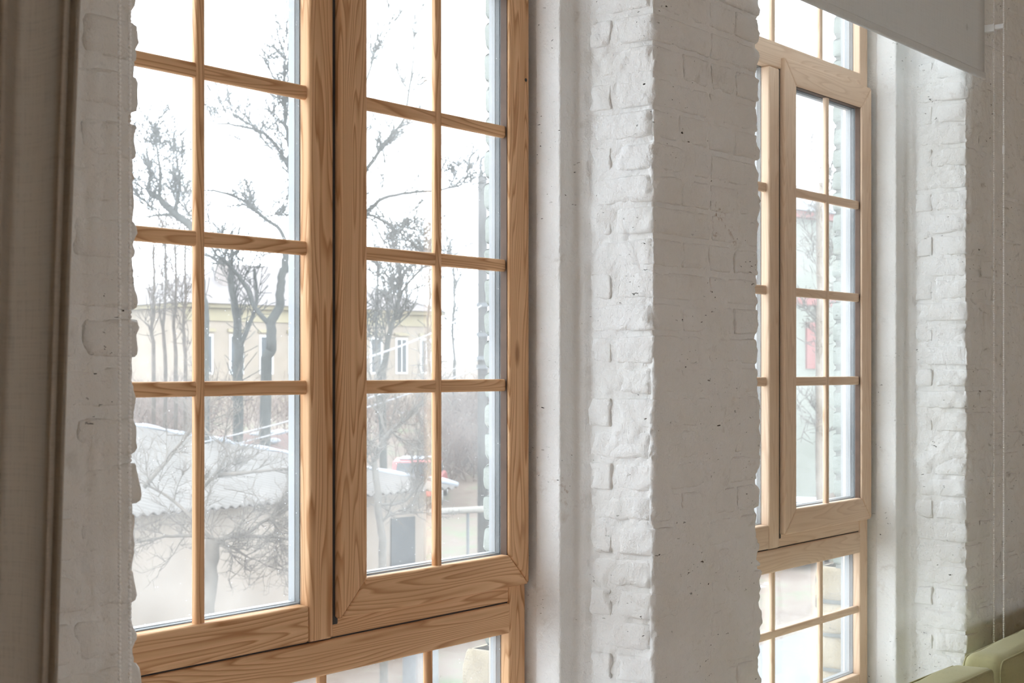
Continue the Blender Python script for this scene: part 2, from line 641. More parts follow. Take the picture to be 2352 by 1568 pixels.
def skin(name, path, rads, joint, zlo, zhi, mat, rough, thr, z_fine=(0.45, 3.15), step=0.008, smear_h=0.010):
    """mortar and paint coat of a pier: plan path swept in z and roughened. joint / rough / thr are functions of (x, y, z)"""
    P, nr = round_path(path, rads, step)
    zz = np.concatenate([np.arange(zlo, z_fine[0], 0.08), np.arange(z_fine[0], z_fine[1], step), np.arange(z_fine[1], zhi, 0.08), [zhi]])
    M, K = len(P), len(zz)
    V = np.concatenate([np.broadcast_to(P[:, None, :], (M, K, 2)), np.broadcast_to(zz[None, :, None], (M, K, 1))], 2).reshape(-1, 3).copy()
    J = joint(V)
    A = rough(V)
    T = thr(V)
    d = -J + A * (0.0034 * fbm(V, 22.0, 3, 3) + 0.0020 * fbm(V, 70.0, 2, 21))
    d = d + np.clip((fbm(V, 7.5, 3, 41) - T) * 0.014, 0, smear_h) * (J > 0.0005)
    nn = np.repeat(nr, K, axis=0)
    V[:, :2] += nn * d[:, None]
    arris(V)
    return np_mesh(name, V, grid_faces(M, K), mat)


YF = 1.891            # room face of the window wall
P2 = 2.015            # distance between the two windows
PITCH = 0.0785
Z_J = CAMZ + 0.327    # a bed joint
k0 = int(math.floor((0.50 - Z_J) / PITCH))
COURSES = [(Z_J + k * PITCH + 0.006, Z_J + (k + 1) * PITCH - 0.006, k) for k in range(k0, k0 + 35)]
zl, zh = 0.0, 3.95


def jit(a):
    return random.uniform(-a, a)


# --- middle pier (between the windows)
xl, xr = 2.906, 3.431
ARRIS += [(xl, YF, -.707, -.707, 0.0075), (xr, YF, .707, -.707, 0.0075), (1.409, YF, .707, -.707, 0.0035), (4.921, YF, -.707, -.707, 0.008)]
mid_path = [(2.845, 2.262), (2.846, 2.206), (2.835, 2.198), (2.836, 2.124), (2.886, 2.117), (xl - 0.008, 2.08), (xl, YF), (xr, YF), (xr + 0.008, 2.08), (xr + 0.020, 2.117), (xr + 0.066, 2.124), (xr + 0.067, 2.198), (xr + 0.056, 2.206), (xr + 0.057, 2.262)]
wall_middle = skin('wall_middle', mid_path, [0, .002, .004, .007, .012, .02, .010, .010, .02, .012, .007, .004, .002, 0],
                   lambda V: np.where(V[:, 1] > 2.085, 0.0, np.where(V[:, 1] > YF + .012, 0.0085, 0.0065)), zl, zh, PAINT,
                   lambda V: np.where(V[:, 1] > 2.085, 0.25, 1.0),
                   lambda V: np.where(V[:, 1] < YF + 0.012, 0.18 - 0.75 * np.clip((2.05 - V[:, 2]) / 0.5, 0, 1), 0.30 - 0.5 * np.clip((1.15 - V[:, 2]) / 0.3, 0, 1)))
tag(wall_middle, 'rough white painted brick pier standing between the two wooden windows', kind='structure')
core = MB().box(2.94, 3.40, 1.915, 2.16, zl, zh).box(2.875, 3.455, 2.16, 2.345, zl, zh).build('masonry_core', CORE, wall_middle)
for z0, z1, k in COURSES:
    g = 0.005
    xs = [xl, xl + 0.125, xl + 0.2625, xl + 0.395, xr] if k % 2 else [xl, xl + 0.2625, xr]
    xs = [xs[0]] + [x + jit(0.010) for x in xs[1:-1]] + [xs[-1]]
    za, zb = z0 + jit(0.002), z1 + jit(0.002)
    dep = 0.115 if not (k % 2) else 0.190
    # corner bricks show on both faces
    brick(wall_middle, [(xl + 0.024, YF + dep), (xl, YF + dep), (xl, YF), (xs[1] - g, YF), (xs[1] - g, YF + 0.024)], za, zb, PAINT, rc=0.009, proud=jit(0.0022))
    for a, b in zip(xs[1:-2], xs[2:-1]):
        brick(wall_middle, [(a + g, YF + 0.022), (a + g, YF), (b - g, YF), (b - g, YF + 0.022)], za, zb, PAINT, proud=jit(0.0022))
    brick(wall_middle, [(xs[-2] + g, YF + 0.024), (xs[-2] + g, YF), (xr, YF), (xr, YF + 0.11), (xr - 0.024, YF + 0.11)], za, zb, PAINT, rc=0.010, proud=jit(0.002), chip=0.009)
    if not (k % 2):
        brick(wall_middle, [(xl - 0.001 + 0.022, YF + 0.192), (xl - 0.003, YF + 0.192), (xl - 0.003, YF + dep + 0.012), (xl + 0.02, YF + dep + 0.012)], za, zb, PAINT, proud=jit(0.0025))

# --- left pier
xc = 1.409
left_path = [(-2.6, YF), (xc, YF), (xc + 0.004, 2.08), (xc + 0.016, 2.117), (xc + 0.043, 2.124), (xc + 0.044, 2.214), (xc + 0.045, 2.262)]
wall_left = skin('wall_left', left_path, [0, .016, .02, .012, .009, .004, 0],
                 lambda V: np.where(V[:, 1] > 2.085, 0.0, np.where(V[:, 0] > xc - 0.03, 0.0115, 0.0065)), zl, zh, PAINT_L,
                 lambda V: np.where(V[:, 1] > 2.085, 0.25, 1.0),
                 lambda V: np.where(V[:, 0] > xc - 0.035, 0.75, 0.22 - 0.4 * np.clip((1.6 - V[:, 2]) / 0.5, 0, 1)), step=0.009)
tag(wall_left, 'grey white painted brick wall beside the curtain at the first window', kind='structure')
MB().box(-2.6, xc - 0.045, 1.92, 2.20, zl, zh).box(-2.6, 1.435, 2.16, 2.345, zl, zh).build('masonry_core', CORE, wall_left)
for z0, z1, k in COURSES:
    dep = 0.115 if (k % 2) else 0.190
    xa = xc - (0.25 if (k % 2) else 0.12) + jit(0.01)
    off = jit(0.004) - 0.002
    za, zb = z0 + 0.002 + jit(0.003), z1 - 0.001 + jit(0.003)
    brick(wall_left, [(xa + 0.005, YF + 0.024), (xa + 0.005, YF), (xc + off, YF), (xc + off, YF + dep), (xc - 0.024, YF + dep)], za, zb, PAINT_L, r=0.013, rc=0.016, proud=jit(0.002), chip=0.012, step=0.009)
    x = xa
    while x > 0.95:
        w = 0.25 if (k % 2) else 0.125
        x2 = x - w - 0.012 + jit(0.008)
        brick(wall_left, [(x2 + 0.005, YF + 0.022), (x2 + 0.005, YF), (x - 0.005, YF), (x - 0.005, YF + 0.022)], za, zb, PAINT_L, proud=jit(0.0022))
        x = x2

# --- right pier
xq = 4.921
right_path = [(4.860, 2.262), (4.861, 2.206), (4.850, 2.198), (4.851, 2.124), (4.901, 2.117), (xq - 0.008, 2.08), (xq, YF), (7.6, YF)]
wall_right = skin('wall_right', right_path, [0, .002, .004, .007, .012, .02, .010, 0],
                  lambda V: np.where(V[:, 1] > 2.085, 0.0, np.where(V[:, 0] > xq + 0.02, 0.0045, 0.008)), zl, zh, PAINT_R,
                  lambda V: np.where(V[:, 1] > 2.085, 0.25, 0.9),
                  lambda V: np.where((V[:, 0] > xq + 0.012), -0.25, 0.35), step=0.009)
tag(wall_right, 'smudged white painted brick wall to the right of the far window', kind='structure')
MB().box(xq + 0.035, 7.6, 1.92, 2.20, zl, zh).box(4.89, 7.6, 2.16, 2.345, zl, zh).build('masonry_core', CORE, wall_right)
for z0, z1, k in COURSES:
    dep = 0.115 if (k % 2) else 0.190
    xa = xq + (0.25 if (k % 2) else 0.12) + jit(0.01)
    za, zb = z0 + jit(0.002), z1 + jit(0.002)
    brick(wall_right, [(xq + 0.024, YF + dep), (xq, YF + dep), (xq, YF), (xa - 0.005, YF), (xa - 0.005, YF + 0.024)], za, zb, PAINT_R, rc=0.009, proud=jit(0.002), step=0.014)
    if k % 2:
        brick(wall_right, [(xq + 0.02, YF + 0.192), (xq - 0.003, YF + 0.192), (xq - 0.003, YF + dep + 0.012), (xq + 0.02, YF + dep + 0.012)], za, zb, PAINT_R, proud=jit(0.0025), step=0.014)
    x = xa
    while x < 5.62:
        w = 0.25 if (k % 2) else 0.125
        x2 = x + w + 0.012 + jit(0.008)
        brick(wall_right, [(x + 0.005, YF + 0.022), (x + 0.005, YF), (x2 - 0.005, YF), (x2 - 0.005, YF + 0.022)], za, zb, PAINT_R, proud=jit(0.002), step=0.016)
        x = x2

# --- outer leaf of the wall beside each window: brick edges, limestone below
EXT = paint_mat('weathered_limewash', (0.21, 0.23, 0.205), dirt_lo=0.60, bump=0.5, stain=True)
STONE = paint_mat('yellow_limestone', (0.25, 0.20, 0.125), dirt=(0.17, 0.125, 0.075), dirt_lo=0.50, bump=0.8, pits=0.66, stain=False)
for off, wobj in ((0.0, wall_middle), (P2, wall_right)):
    ztop = 3.5
    z = 1.03
    k = 0
    while z < ztop:
        h = 0.071 + jit(0.004)
        x0 = 2.843 + off + jit(0.003)
        brick(wobj, [(x0 + (0.25 if k % 2 else 0.12), 2.376), (x0 + 0.001, 2.376), (x0, 2.376 - 0.002), (x0, 2.27), (x0 + 0.03, 2.27)], z, z + h, EXT, r=0.014, rc=0.012, amp=0.003, chip=0.008, step=0.014)
        z += h + 0.011
        k += 1
    for z0, z1 in ((0.895, 1.018), (0.77, 0.880), (0.64, 0.755), (0.50, 0.625)):
        x0 = 2.846 + off + jit(0.006) - (0.010 if z0 > .85 else 0)
        brick(wobj, [(x0 + 0.26, 2.452), (x0, 2.450), (x0, 2.27), (x0 + 0.03, 2.27)], z0, z1, STONE, r=0.016, rc=0.022, amp=0.004, chip=0.012, step=0.016, name='limestone_block')
EXTW = plain('outer_wall_render', (0.62, 0.58, 0.48), 0.9, bump=0.5)
MORT = plain('grey_mortar', (0.17, 0.172, 0.155), 0.9, bump=0.5)
MB().box(2.857, 3.45, 2.325, 2.366, 1.0, zh).box(2.875, 3.45, 2.30, 2.435, 0, 1.0).build('mortar_bed', MORT, wall_middle)
MB().box(2.8485 + P2, 7.6, 2.325, 2.366, 1.0, zh).box(2.875 + P2, 7.6, 2.30, 2.435, 0, 1.0).build('mortar_bed', MORT, wall_right)
MB().box(-2.6, 1.43, 2.30, 2.37, 1.0, zh).box(-2.6, 1.42, 2.30, 2.44, 0, 1.0).build('mortar_bed', MORT, wall_left)

# --- wall below the sills, above the windows, floor, ceiling, side walls
SILLZ = 0.575
wl = MB()
wu = MB()
for off in (0.0, P2):
    wl.box(xc - 0.06 + off, 2.96 + off, YF + 0.004, 2.43, 0.0, SILLZ)
    wu.box(xc - 0.06 + off, 2.96 + off, YF + 0.004, 2.37, 3.36, zh)
wall_lower = tag(wl.build('wall_lower', PAINT), 'white painted wall below the window sills', kind='structure')
wall_upper = tag(wu.build('wall_upper', PAINT), 'white painted wall above the windows', kind='structure')
FLOORM = plain('warm_oak_floor', (0.48, 0.32, 0.185), 0.45, var=0.2, scale=3)
CEILM = plain('warm_white_ceiling', (0.78, 0.70, 0.59), 0.9, var=0.03)
SIDEM = plain('warm_white_plaster', (0.78, 0.67, 0.53), 0.9, var=0.03)
YB = -4.6
floor = MB()
box_obj('floor', (-2.6, 7.6, YB, 1.95, -0.2, -0.012), CORE)['kind'] = 'structure'
fl = bpy.data.objects['floor']
for i in range(24):
    x0 = -2.6 + i * 0.425
    y = YB + (i % 3) * -0.0
    box_obj('floor_plank', (x0 + 0.002, x0 + 0.423, YB, YF, -0.012, 0.0), FLOORM, fl)
tag(box_obj('ceiling', (-2.7, 7.7, YB, 2.36, zh, zh + 0.2), CEILM), 'white ceiling', kind='structure')
wb = MB()
wb.box(-2.8, 7.8, YB - .3, YB, 0, 0.9).box(-2.8, 7.8, YB - .3, YB, 1.85, zh)
for xa, xb in ((-2.8, -1.6), (-0.1, 1.4), (2.9, 4.4), (5.9, 7.8)):  # openings in the unseen back wall, added to let fill light in
    wb.box(xa, xb, YB - .3, YB, 0.9, 1.85)
tag(wb.build('wall_back', SIDEM), 'warm white wall with three openings added for fill light behind the viewer', kind='structure')
tag(box_obj('wall_side', (-2.8, -2.6, YB, 2.36, 0, zh), SIDEM), kind='structure')
tag(box_obj('wall_far', (7.6, 7.8, YB, 2.36, 0, zh), SIDEM), kind='structure')


# ------------------------------------------------------------------ windows
def zc(z):
    return CAMZ + z


def mitred(x0, x1, z0, z1, w, side):
    if side == 'bottom': return [(x0, z0), (x1, z0), (x1 - w, z0 + w), (x0 + w, z0 + w)]
    if side == 'top': return [(x0 + w, z1 - w), (x1 - w, z1 - w), (x1, z1), (x0, z1)]
    if side == 'left': return [(x0, z0), (x0 + w, z0 + w), (x0 + w, z1 - w), (x0, z1)]
    return [(x1 - w, z0 + w), (x1, z0), (x1, z1), (x1 - w, z1 - w)]


def ring(mb, x0, x1, z0, z1, t, y0, y1):
    mb.box(x0, x0 + t, y0, y1, z0, z1).box(x1 - t, x1, y0, y1, z0, z1)
    mb.box(x0 + t, x1 - t, y0, y1, z0, z0 + t).box(x0 + t, x1 - t, y0, y1, z1 - t, z1)
    return mb


def window(name, o, WD, label):
    win = empty(name, (o + 2.145, 2.27, SILLZ))
    tag(win, label, kind='structure')
    bx, by, bz = o + 2.145, 2.27, SILLZ

    def part(nm, b, mat, parent=None, bevel=0.004, lab=None):
        p = parent or win
        ob = MB().box(b[0] + o - bx, b[1] + o - bx, b[2] - by, b[3] - by, b[4] - bz, b[5] - bz).build(nm, mat, p, bevel)
        if lab: ob['label'] = lab
        return ob
    XL, XLI, XR, XRI = 1.456, 1.520, 2.834, 2.770
    YFR, YBK = 2.233, 2.300
    zt, zb = zc(1.58), zc(-1.17)
    part('frame_jamb', (XL, XLI, YFR, YBK, zb, zt), WD['z'])
    part('frame_jamb', (XRI, XR, YFR, YBK, zb, zt), WD['z'])
    part('frame_head', (XLI, XRI, YFR, YBK, zc(1.50), zt), WD['x'])
    part('frame_sill', (XLI, XRI, YFR, YBK, zb, zc(-1.095)), WD['x'], bevel=0.006)
    part('mullion_post', (2.090, 2.160, 2.2295, YBK, zc(-.580), zc(.986)), WD['z'], bevel=0.007)
    part('transom_rail', (XLI, XRI, 2.2305, YBK, zc(-.6575), zc(-.5825)), WD['x'], bevel=0.005)
    part('transom_rail', (XLI, XRI, 2.2290, YBK, zc(.986), zc(1.070)), WD['x'], bevel=0.006)
    part('glazing_rail', (XLI, 2.089, 2.2300, YBK - .02, zc(-.5785), zc(-.500)), WD['x'], bevel=0.006)
    part('frame_strip', (2.161, XRI, 2.2360, YBK, zc(-.5790), zc(-.515)), WD['x'], bevel=0.003)
    part('rubber_seal', (2.1575, 2.1765, 2.2340, 2.2500, zc(-.552), zc(1.02)), SEAL, bevel=0.002)
    part('rubber_seal', (2.8180, 2.8330, 2.2235, 2.2325, zc(-.538), zc(1.02)), SEAL, bevel=0.002)
    part('dark_joint', (XLI, XRI, 2.2400, 2.2900, zc(-.5830), zc(-.5785)), SEAL, bevel=0.0)
    # white outer frame with its back parts
    mb = MB()
    ring(mb, XL - bx + o, XR - bx + o, zb - bz, zt - bz, 0.039, YBK - by, YBK + 0.02 - by)
    mb.build('outer_frame', WHITE, win)

    def light(x0, x1, z0, z1, yg, parent, bead=True):
        """a double glazed unit: glass, metal spacer, white outer bead"""
        pb = Vector((0, 0, 0))
        px, py, pz = bx - o, by, bz
        g = MB().box(x0 - .004 - px, x1 + .004 - px, yg - py, yg + .004 - py, z0 - .004 - pz, z1 + .004 - pz).build('glass_pane', GLASS, parent)
        ring(MB(), x0 - px - .001, x1 - px + .001, z0 - pz - .001, z1 - pz + .001, .004, yg + .0045 - py, yg + .0165 - py).build('glazing_spacer', ALU, parent)
        ring(MB(), x0 - px - .001, x1 - px + .001, z0 - pz - .001, z1 - pz + .001, .006, yg + .017 - py, yg + .0355 - py).build('outer_bead', WHITE, parent)
        return g

    def bars(vx, hz, x0, x1, z0, z1, ym, yg, parent, v_through=True, w=.023, h=.030):
        """glazing bars: the continuous ones in one length, the others butting against them"""
        px, py, pz = bx - o, by, bz
        if v_through:
            for x in vx:
                MB().box(x - w / 2 - px, x + w / 2 - px, ym - py, yg - py, z0 - .005 - pz, z1 + .005 - pz).build('muntin', WD['z'], parent, .0055, 3)
            xs = [x0] + [v for x in vx for v in (x - w / 2, x + w / 2)] + [x1]
            for z in hz:
                for a, b in zip(xs[0::2], xs[1::2]):
                    MB().box(a - .005 - px, b + .005 - px, ym + .002 - py, yg - py, z - h / 2 - pz, z + h / 2 - pz).build('muntin', WD['x'], parent, .005, 3)
        else:
            for z in hz:
                MB().box(x0 - .005 - px, x1 + .005 - px, ym - py, yg - py, z - h / 2 - pz, z + h / 2 - pz).build('muntin', WD['x'], parent, .0055, 3)
            zs = [z0] + [v for z in sorted(hz) for v in (z - h / 2, z + h / 2)] + [z1]
            for x in vx:
                for a, b in zip(zs[0::2], zs[1::2]):
                    MB().box(x - w / 2 - px, x + w / 2 - px, ym + .002 - py, yg - py, a - .005 - pz, b + .005 - pz).build('muntin', WD['z'], parent, .005, 3)

    HZ = [zc(.592), zc(.260), zc(-.037)]
    # fixed light on the left
    light(XLI, 2.090, zc(-.500), zc(.986), 2.256, win)
    bars([1.806], HZ, XLI, 2.090, zc(-.500), zc(.986), 2.2385, 2.2555, win)
    # lower and upper lights across the whole width
    light(XLI, XRI, zc(-1.095), zc(-.6575), 2.256, win)
    bars([1.806, 2.140, 2.483], [zc(-.862)], XLI, XRI, zc(-1.095), zc(-.6575), 2.2385, 2.2555, win, v_through=False, h=.026)
    light(XLI, XRI, zc(1.070), zc(1.50), 2.256, win)
    bars([1.806, 2.140, 2.483], [zc(1.29)], XLI, XRI, zc(1.070), zc(1.50), 2.2385, 2.2555, win, v_through=False, h=.026)
    # opening sash on the right
    sx0, sx1, sz0, sz1 = 2.168, 2.828, zc(-.539), zc(1.023)
    px, py, pz = bx - o, by, bz
    sash = ring(MB(), sx0 + .012 - px, sx1 - .012 - px, sz0 + .012 - pz, sz1 - .012 - pz, .0685, 2.2385 - py, 2.276 - py).build('opening_sash', WHITE, win)
    for sd in ('left', 'right', 'bottom', 'top'):
        poly = [(a - px, b - pz) for a, b in mitred(sx0, sx1, sz0, sz1, .081, sd)]
        MB().prism(poly, 2.214 - py, 2.2405 - py).build('sash_stile' if sd in ('left', 'right') else 'sash_rail', WD['z' if sd in ('left', 'right') else 'x'], sash, .0062, 3)
    MB().box(sx1 - .0835 - px, sx1 - .078 - px, 2.2215 - py, 2.2404 - py, sz0 + .080 - pz, sz1 - .080 - pz).box(sx0 + .078 - px, sx0 + .0835 - px, 2.2215 - py, 2.2404 - py, sz0 + .080 - pz, sz1 - .080 - pz).box(sx0 + .082 - px, sx1 - .082 - px, 2.2215 - py, 2.2404 - py, sz1 - .0835 - pz, sz1 - .078 - pz).build('glazing_rebate', REBATE, sash)
    light(sx0 + .081, sx1 - .081, sz0 + .081, sz1 - .081, 2.2405, sash)
    bars([2.4955], HZ, sx0 + .081, sx1 - .081, sz0 + .081, sz1 - .081, 2.2235, 2.2400, sash)
    return win


window('window_1', 0.0, WOOD1, 'tall golden pine casement window with glazing bars nearest the curtain')
window('window_2', P2, WOOD2, 'tall pale pine casement window half hidden behind the brick pier')

# screw hole in the first sash is a dark plug
MB().tube([(2.812, 2.2130, zc(.73)), (2.812, 2.2150, zc(.73))], .0045, 10).build('screw_plug', SEAL, bpy.data.objects['window_1']).matrix_parent_inverse = bpy.data.objects['window_1'].matrix_world.inverted()
bpy.context.view_layer.update()
sp = bpy.data.objects['screw_plug']
sp.matrix_parent_inverse = bpy.data.objects['window_1'].matrix_world.inverted()

for i, off in enumerate((0.0, P2)):
    t = box_obj('trim_%d' % (i + 1), (xc + .006 + off, 2.90 + off, YF + 0.02, 2.232, SILLZ - .002, SILLZ + .018), PLASTER, None, .006)
    tag(t, 'white plastered inner sill of the %s window' % ('first' if i == 0 else 'far'), kind='structure')


# ------------------------------------------------------------------ roller blinds with bead chains
def add_stain(m, p, rad):
    nt = m.node_tree
    pb = next(n for n in nt.nodes if n.type == 'BSDF_PRINCIPLED')
    src = pb.inputs['Base Color'].links[0].from_socket
    g = N(nt, 'ShaderNodeNewGeometry')
    d = N(nt, 'ShaderNodeVectorMath', operation='DISTANCE')
    nt.links.new(g.outputs['Position'], d.inputs[0])
    d.inputs[1].default_value = p
    f = ramp(nt, d.outputs['Value'], [(0.0, 0.35), (rad, 0.0)])
    nt.links.new(mixc(nt, f, src, (0.22, 0.20, 0.16)), pb.inputs['Base Color'])


BLIND = fabric_mat('blind_cloth', (0.74, 0.76, 0.76), transl=0.10, var=0.03)

add_stain(BLIND, (4.775, 1.835, CAMZ + 1.175), 0.016)


def bead_chain(x, ya, yb, z_top, z_bot, parent, o):
    r = (yb - ya) / 2
    yc_ = (ya + yb) / 2
    pts = []
    pitch = .0066
    n = int((z_top - z_bot) / pitch)
    pts += [(x, ya, z_top - i * pitch) for i in range(n)]
    m = int(math.pi * r / pitch)
    pts += [(x, yc_ - r * math.cos(math.pi * i / m), z_bot - r * math.sin(math.pi * i / m)) for i in range(m)]
    pts += [(x, yb, z_bot + i * pitch) for i in range(n)]
    m = int(math.pi * r / pitch)
    pts += [(x, yc_ + r * math.cos(math.pi * i / m), z_top + r * math.sin(math.pi * i / m)) for i in range(m)]
    base = []
    R = .0032
    for a in (-50, 0, 50):
        t = math.radians(a)
        base += [(R * math.cos(t) * math.cos(q * math.pi / 3), R * math.cos(t) * math.sin(q * math.pi / 3), R * math.sin(t)) for q in range(6)]
    base += [(0, 0, -R), (0, 0, R)]
    base = np.array(base)
    f = []
    for l in range(2):
        for q in range(6):
            q2 = (q + 1) % 6
            f.append((l * 6 + q, l * 6 + q2, (l + 1) * 6 + q2, (l + 1) * 6 + q))
    for q in range(6):
        q2 = (q + 1) % 6
        f.append((q2, q, 18))
        f.append((12 + q, 12 + q2, 19))
    mb = MB()
    for p in pts:
        mb.add(base + np.array(p) - np.array(o), f)
    c = mb.build('bead_chain', BEADS, parent, smooth=True)
    c['kind'] = 'stuff'
    c['label'] = 'white bead chain'
    mb = MB()
    q = np.array(pts) - np.array(o)
    mb.tube(np.vstack([q[::4], q[:1]]), .0007, 4).build('chain_cord', BEADS, parent)
    return c


def roller_blind(x0, x1, zbot, ztop, chain_x, label, ya, yb, chain_bot, clip_z=None, join_z=None):
    o = ((x0 + x1) / 2, 1.83, ztop)
    t = empty('roller_blind', o)
    tag(t, label, 'blind', 'roller blinds above the windows')
    L = lambda b: (b[0] - o[0], b[1] - o[0], b[2] - o[1], b[3] - o[1], b[4] - o[2], b[5] - o[2])
    a = [(x0 - o[0], 0, 0), (x1 - o[0], 0, 0)]
    MB().tube(a, .028, 20).build('roller_tube', BLIND, t, smooth=False)
    yfb = 1.835
    # cloth as a slightly waved thin sheet with thickness
    nx, nz = 24, 10
    V, F = [], []
    for s in (0, 1):
        for i in range(nx + 1):
            for j in range(nz + 1):
                x = x0 + (x1 - x0) * i / nx
                z = zbot + .02 + (ztop - zbot - .02) * j / nz
                V.append((x - o[0], yfb + s * .0012 + .0015 * math.sin(i * 0.9) * (1 - j / nz) - o[1], z - o[2]))
    K = (nz + 1)
    S = (nx + 1) * K
    for i in range(nx):
        for j in range(nz):
            q = i * K + j
            F.append((q, q + K, q + K + 1, q + 1))
            F.append((S + q, S + q + 1, S + q + K + 1, S + q + K))
    for j in range(nz):
        F.append((j, j + 1, S + j + 1, S + j))
        q = nx * K + j
        F.append((q, S + q, S + q + 1, q + 1))
    mesh_obj('blind_cloth', V, F, BLIND, t, True)
    MB().box(*L((x0, x1, yfb - .006, yfb + .006, zbot, zbot + .026))).build('hem_bar', BLIND, t, .005, 3)
    MB().box(*L((chain_x - .012, chain_x + .012, ya - .012, yb + .006, ztop - .032, ztop + .036))).build('chain_bracket', BRIGHT, t, .004)
    bead_chain(chain_x, ya, yb, ztop - .02, chain_bot, t, o)
    if clip_z:
        MB().box(*L((chain_x - .014, chain_x + .016, yb - .006, 1.889, clip_z - .014, clip_z + .012))).box(*L((chain_x - .010, chain_x + .010, ya - .004, yb - .006, clip_z - .007, clip_z + .009))).build('chain_guide', BRIGHT, t, .002)
    if join_z:
        MB().tube([(chain_x - o[0], ya - o[1], join_z - .014 - o[2]), (chain_x - o[0], ya - o[1], join_z + .014 - o[2])], .0042, 8).build('chain_joiner', BEADS, t)
    return t


roller_blind(3.36, 4.938, zc(1.020), 3.62, 5.050, 'grey white roller blind half lowered over the far window', 1.808, 1.843, zc(-1.05), zc(1.225), zc(.785))
roller_blind(1.37, 3.02, 3.18, 3.62, 1.320, 'rolled up blind above the near window, its bead chain beside the curtain', 1.804, 1.830, zc(-1.0))

# ------------------------------------------------------------------ curtain
LINEN = fabric_mat('linen_curtain', (0.50, 0.445, 0.375), transl=0.5, weave=1100)


def catmull(pts, n):
    pts = np.array(pts, float)
    p = np.vstack([2 * pts[0] - pts[1], pts, 2 * pts[-1] - pts[-2]])
    out = []
    for i in range(1, len(p) - 2):
        for k in range(n):
            t = k / n
            a, b, c, d = p[i - 1], p[i], p[i + 1], p[i + 2]
            out.append(0.5 * ((2 * b) + (-a + c) * t + (2 * a - 5 * b + 4 * c - d) * t * t + (-a + 3 * b - 3 * c + d) * t ** 3))
    out.append(p[-2])
    return np.array(out)


cur = empty('curtain', (0.75, 1.50, 0.02))
tag(cur, 'taupe linen curtain hanging in deep folds at the left edge', 'curtain')
folds = [(-170, 1.50), (-135, 1.44), (-100, 1.50), (-65, 1.55), (-35, 1.49), (-8, 1.435), (14, 1.420), (25, 1.430), (28, 1.465), (30, 1.53), (44, 1.548), (80, 1.530), (114, 1.500), (140, 1.472), (153, 1.455), (161, 1.456), (165, 1.466), (167, 1.480), (172, 1.476), (180, 1.466), (187, 1.460), (190, 1.464)]
plan = []
for p_, y_ in folds:      # ridge by ridge: bearing of the fold and its distance from the wall line
    a_ = (p_ - 1176.0) / FPX
    plan.append((y_ * (FX + a_ * FY) / (FY - a_ * FX), y_))
CS = 0.88
cp = catmull(plan, 8)
tt = np.gradient(cp, axis=0)
tt /= np.linalg.norm(tt, axis=1)[:, None]
cn = np.stack([tt[:, 1], -tt[:, 0]], 1)
zz = np.linspace(0.02, 3.55, 60)
V, F = [], []
M, K = len(cp), len(zz)
for s in (0.0,):
    for i in range(M):
        for z in zz:
            zr = z - CAMZ
            sx = 0.042 * (zr - 0.45) + 0.004 * math.sin(zr * 2.3 + 1.0 + i * 0.02)
            am = 1.0 + 0.10 * math.sin(zr * 1.6 + i * 0.05)
            y = 1.69 * CS + (cp[i][1] - 1.69 * CS) * am
            V.append((cp[i][0] + sx - cn[i][0] * s - 0.75, y - cn[i][1] * s - 1.50, z - 0.02))
Fg = grid_faces(M, K)
F = [tuple(q) for q in Fg]
mesh_obj('curtain_panel', V, F, LINEN, cur, True)
# the hem is a narrow doubled band sewn along the free edge
V, F = [], []
for i in range(M - 38, M - 16):
    for z in zz:
        zr = z - CAMZ
        sx = 0.042 * (zr - 0.45) + 0.004 * math.sin(zr * 2.3 + 1.0 + i * 0.02)
        am = 1.0 + 0.10 * math.sin(zr * 1.6 + i * 0.05)
        V.append((cp[i][0] + sx - cn[i][0] * .0022 - 0.75, 1.69 * CS + (cp[i][1] - 1.69 * CS) * am - cn[i][1] * .0022 - 1.50, z - 0.02))
F = [tuple(q) for q in grid_faces(22, K)]
mesh_obj('hem', V, F, LINEN, cur, True)
rail = empty('curtain_rail', (0.3, 1.49, 3.575))
tag(rail, 'white metal curtain rail under the ceiling above the taupe curtain', 'curtain rail')
MB().tube([(-1.6, 0, 0), (0.80, 0, 0)], .012, 12).build('rod', BRIGHT, rail)
for x in (-1.5, 0.72):
    MB().box(x - .01, x + .01, -.01, .395, -.01, .015).build('bracket', BRIGHT, rail, .003)

# ------------------------------------------------------------------ sofa
GREEN = fabric_mat('green_cotton_velvet', (0.37, 0.345, 0.185), weave=500, var=0.05)


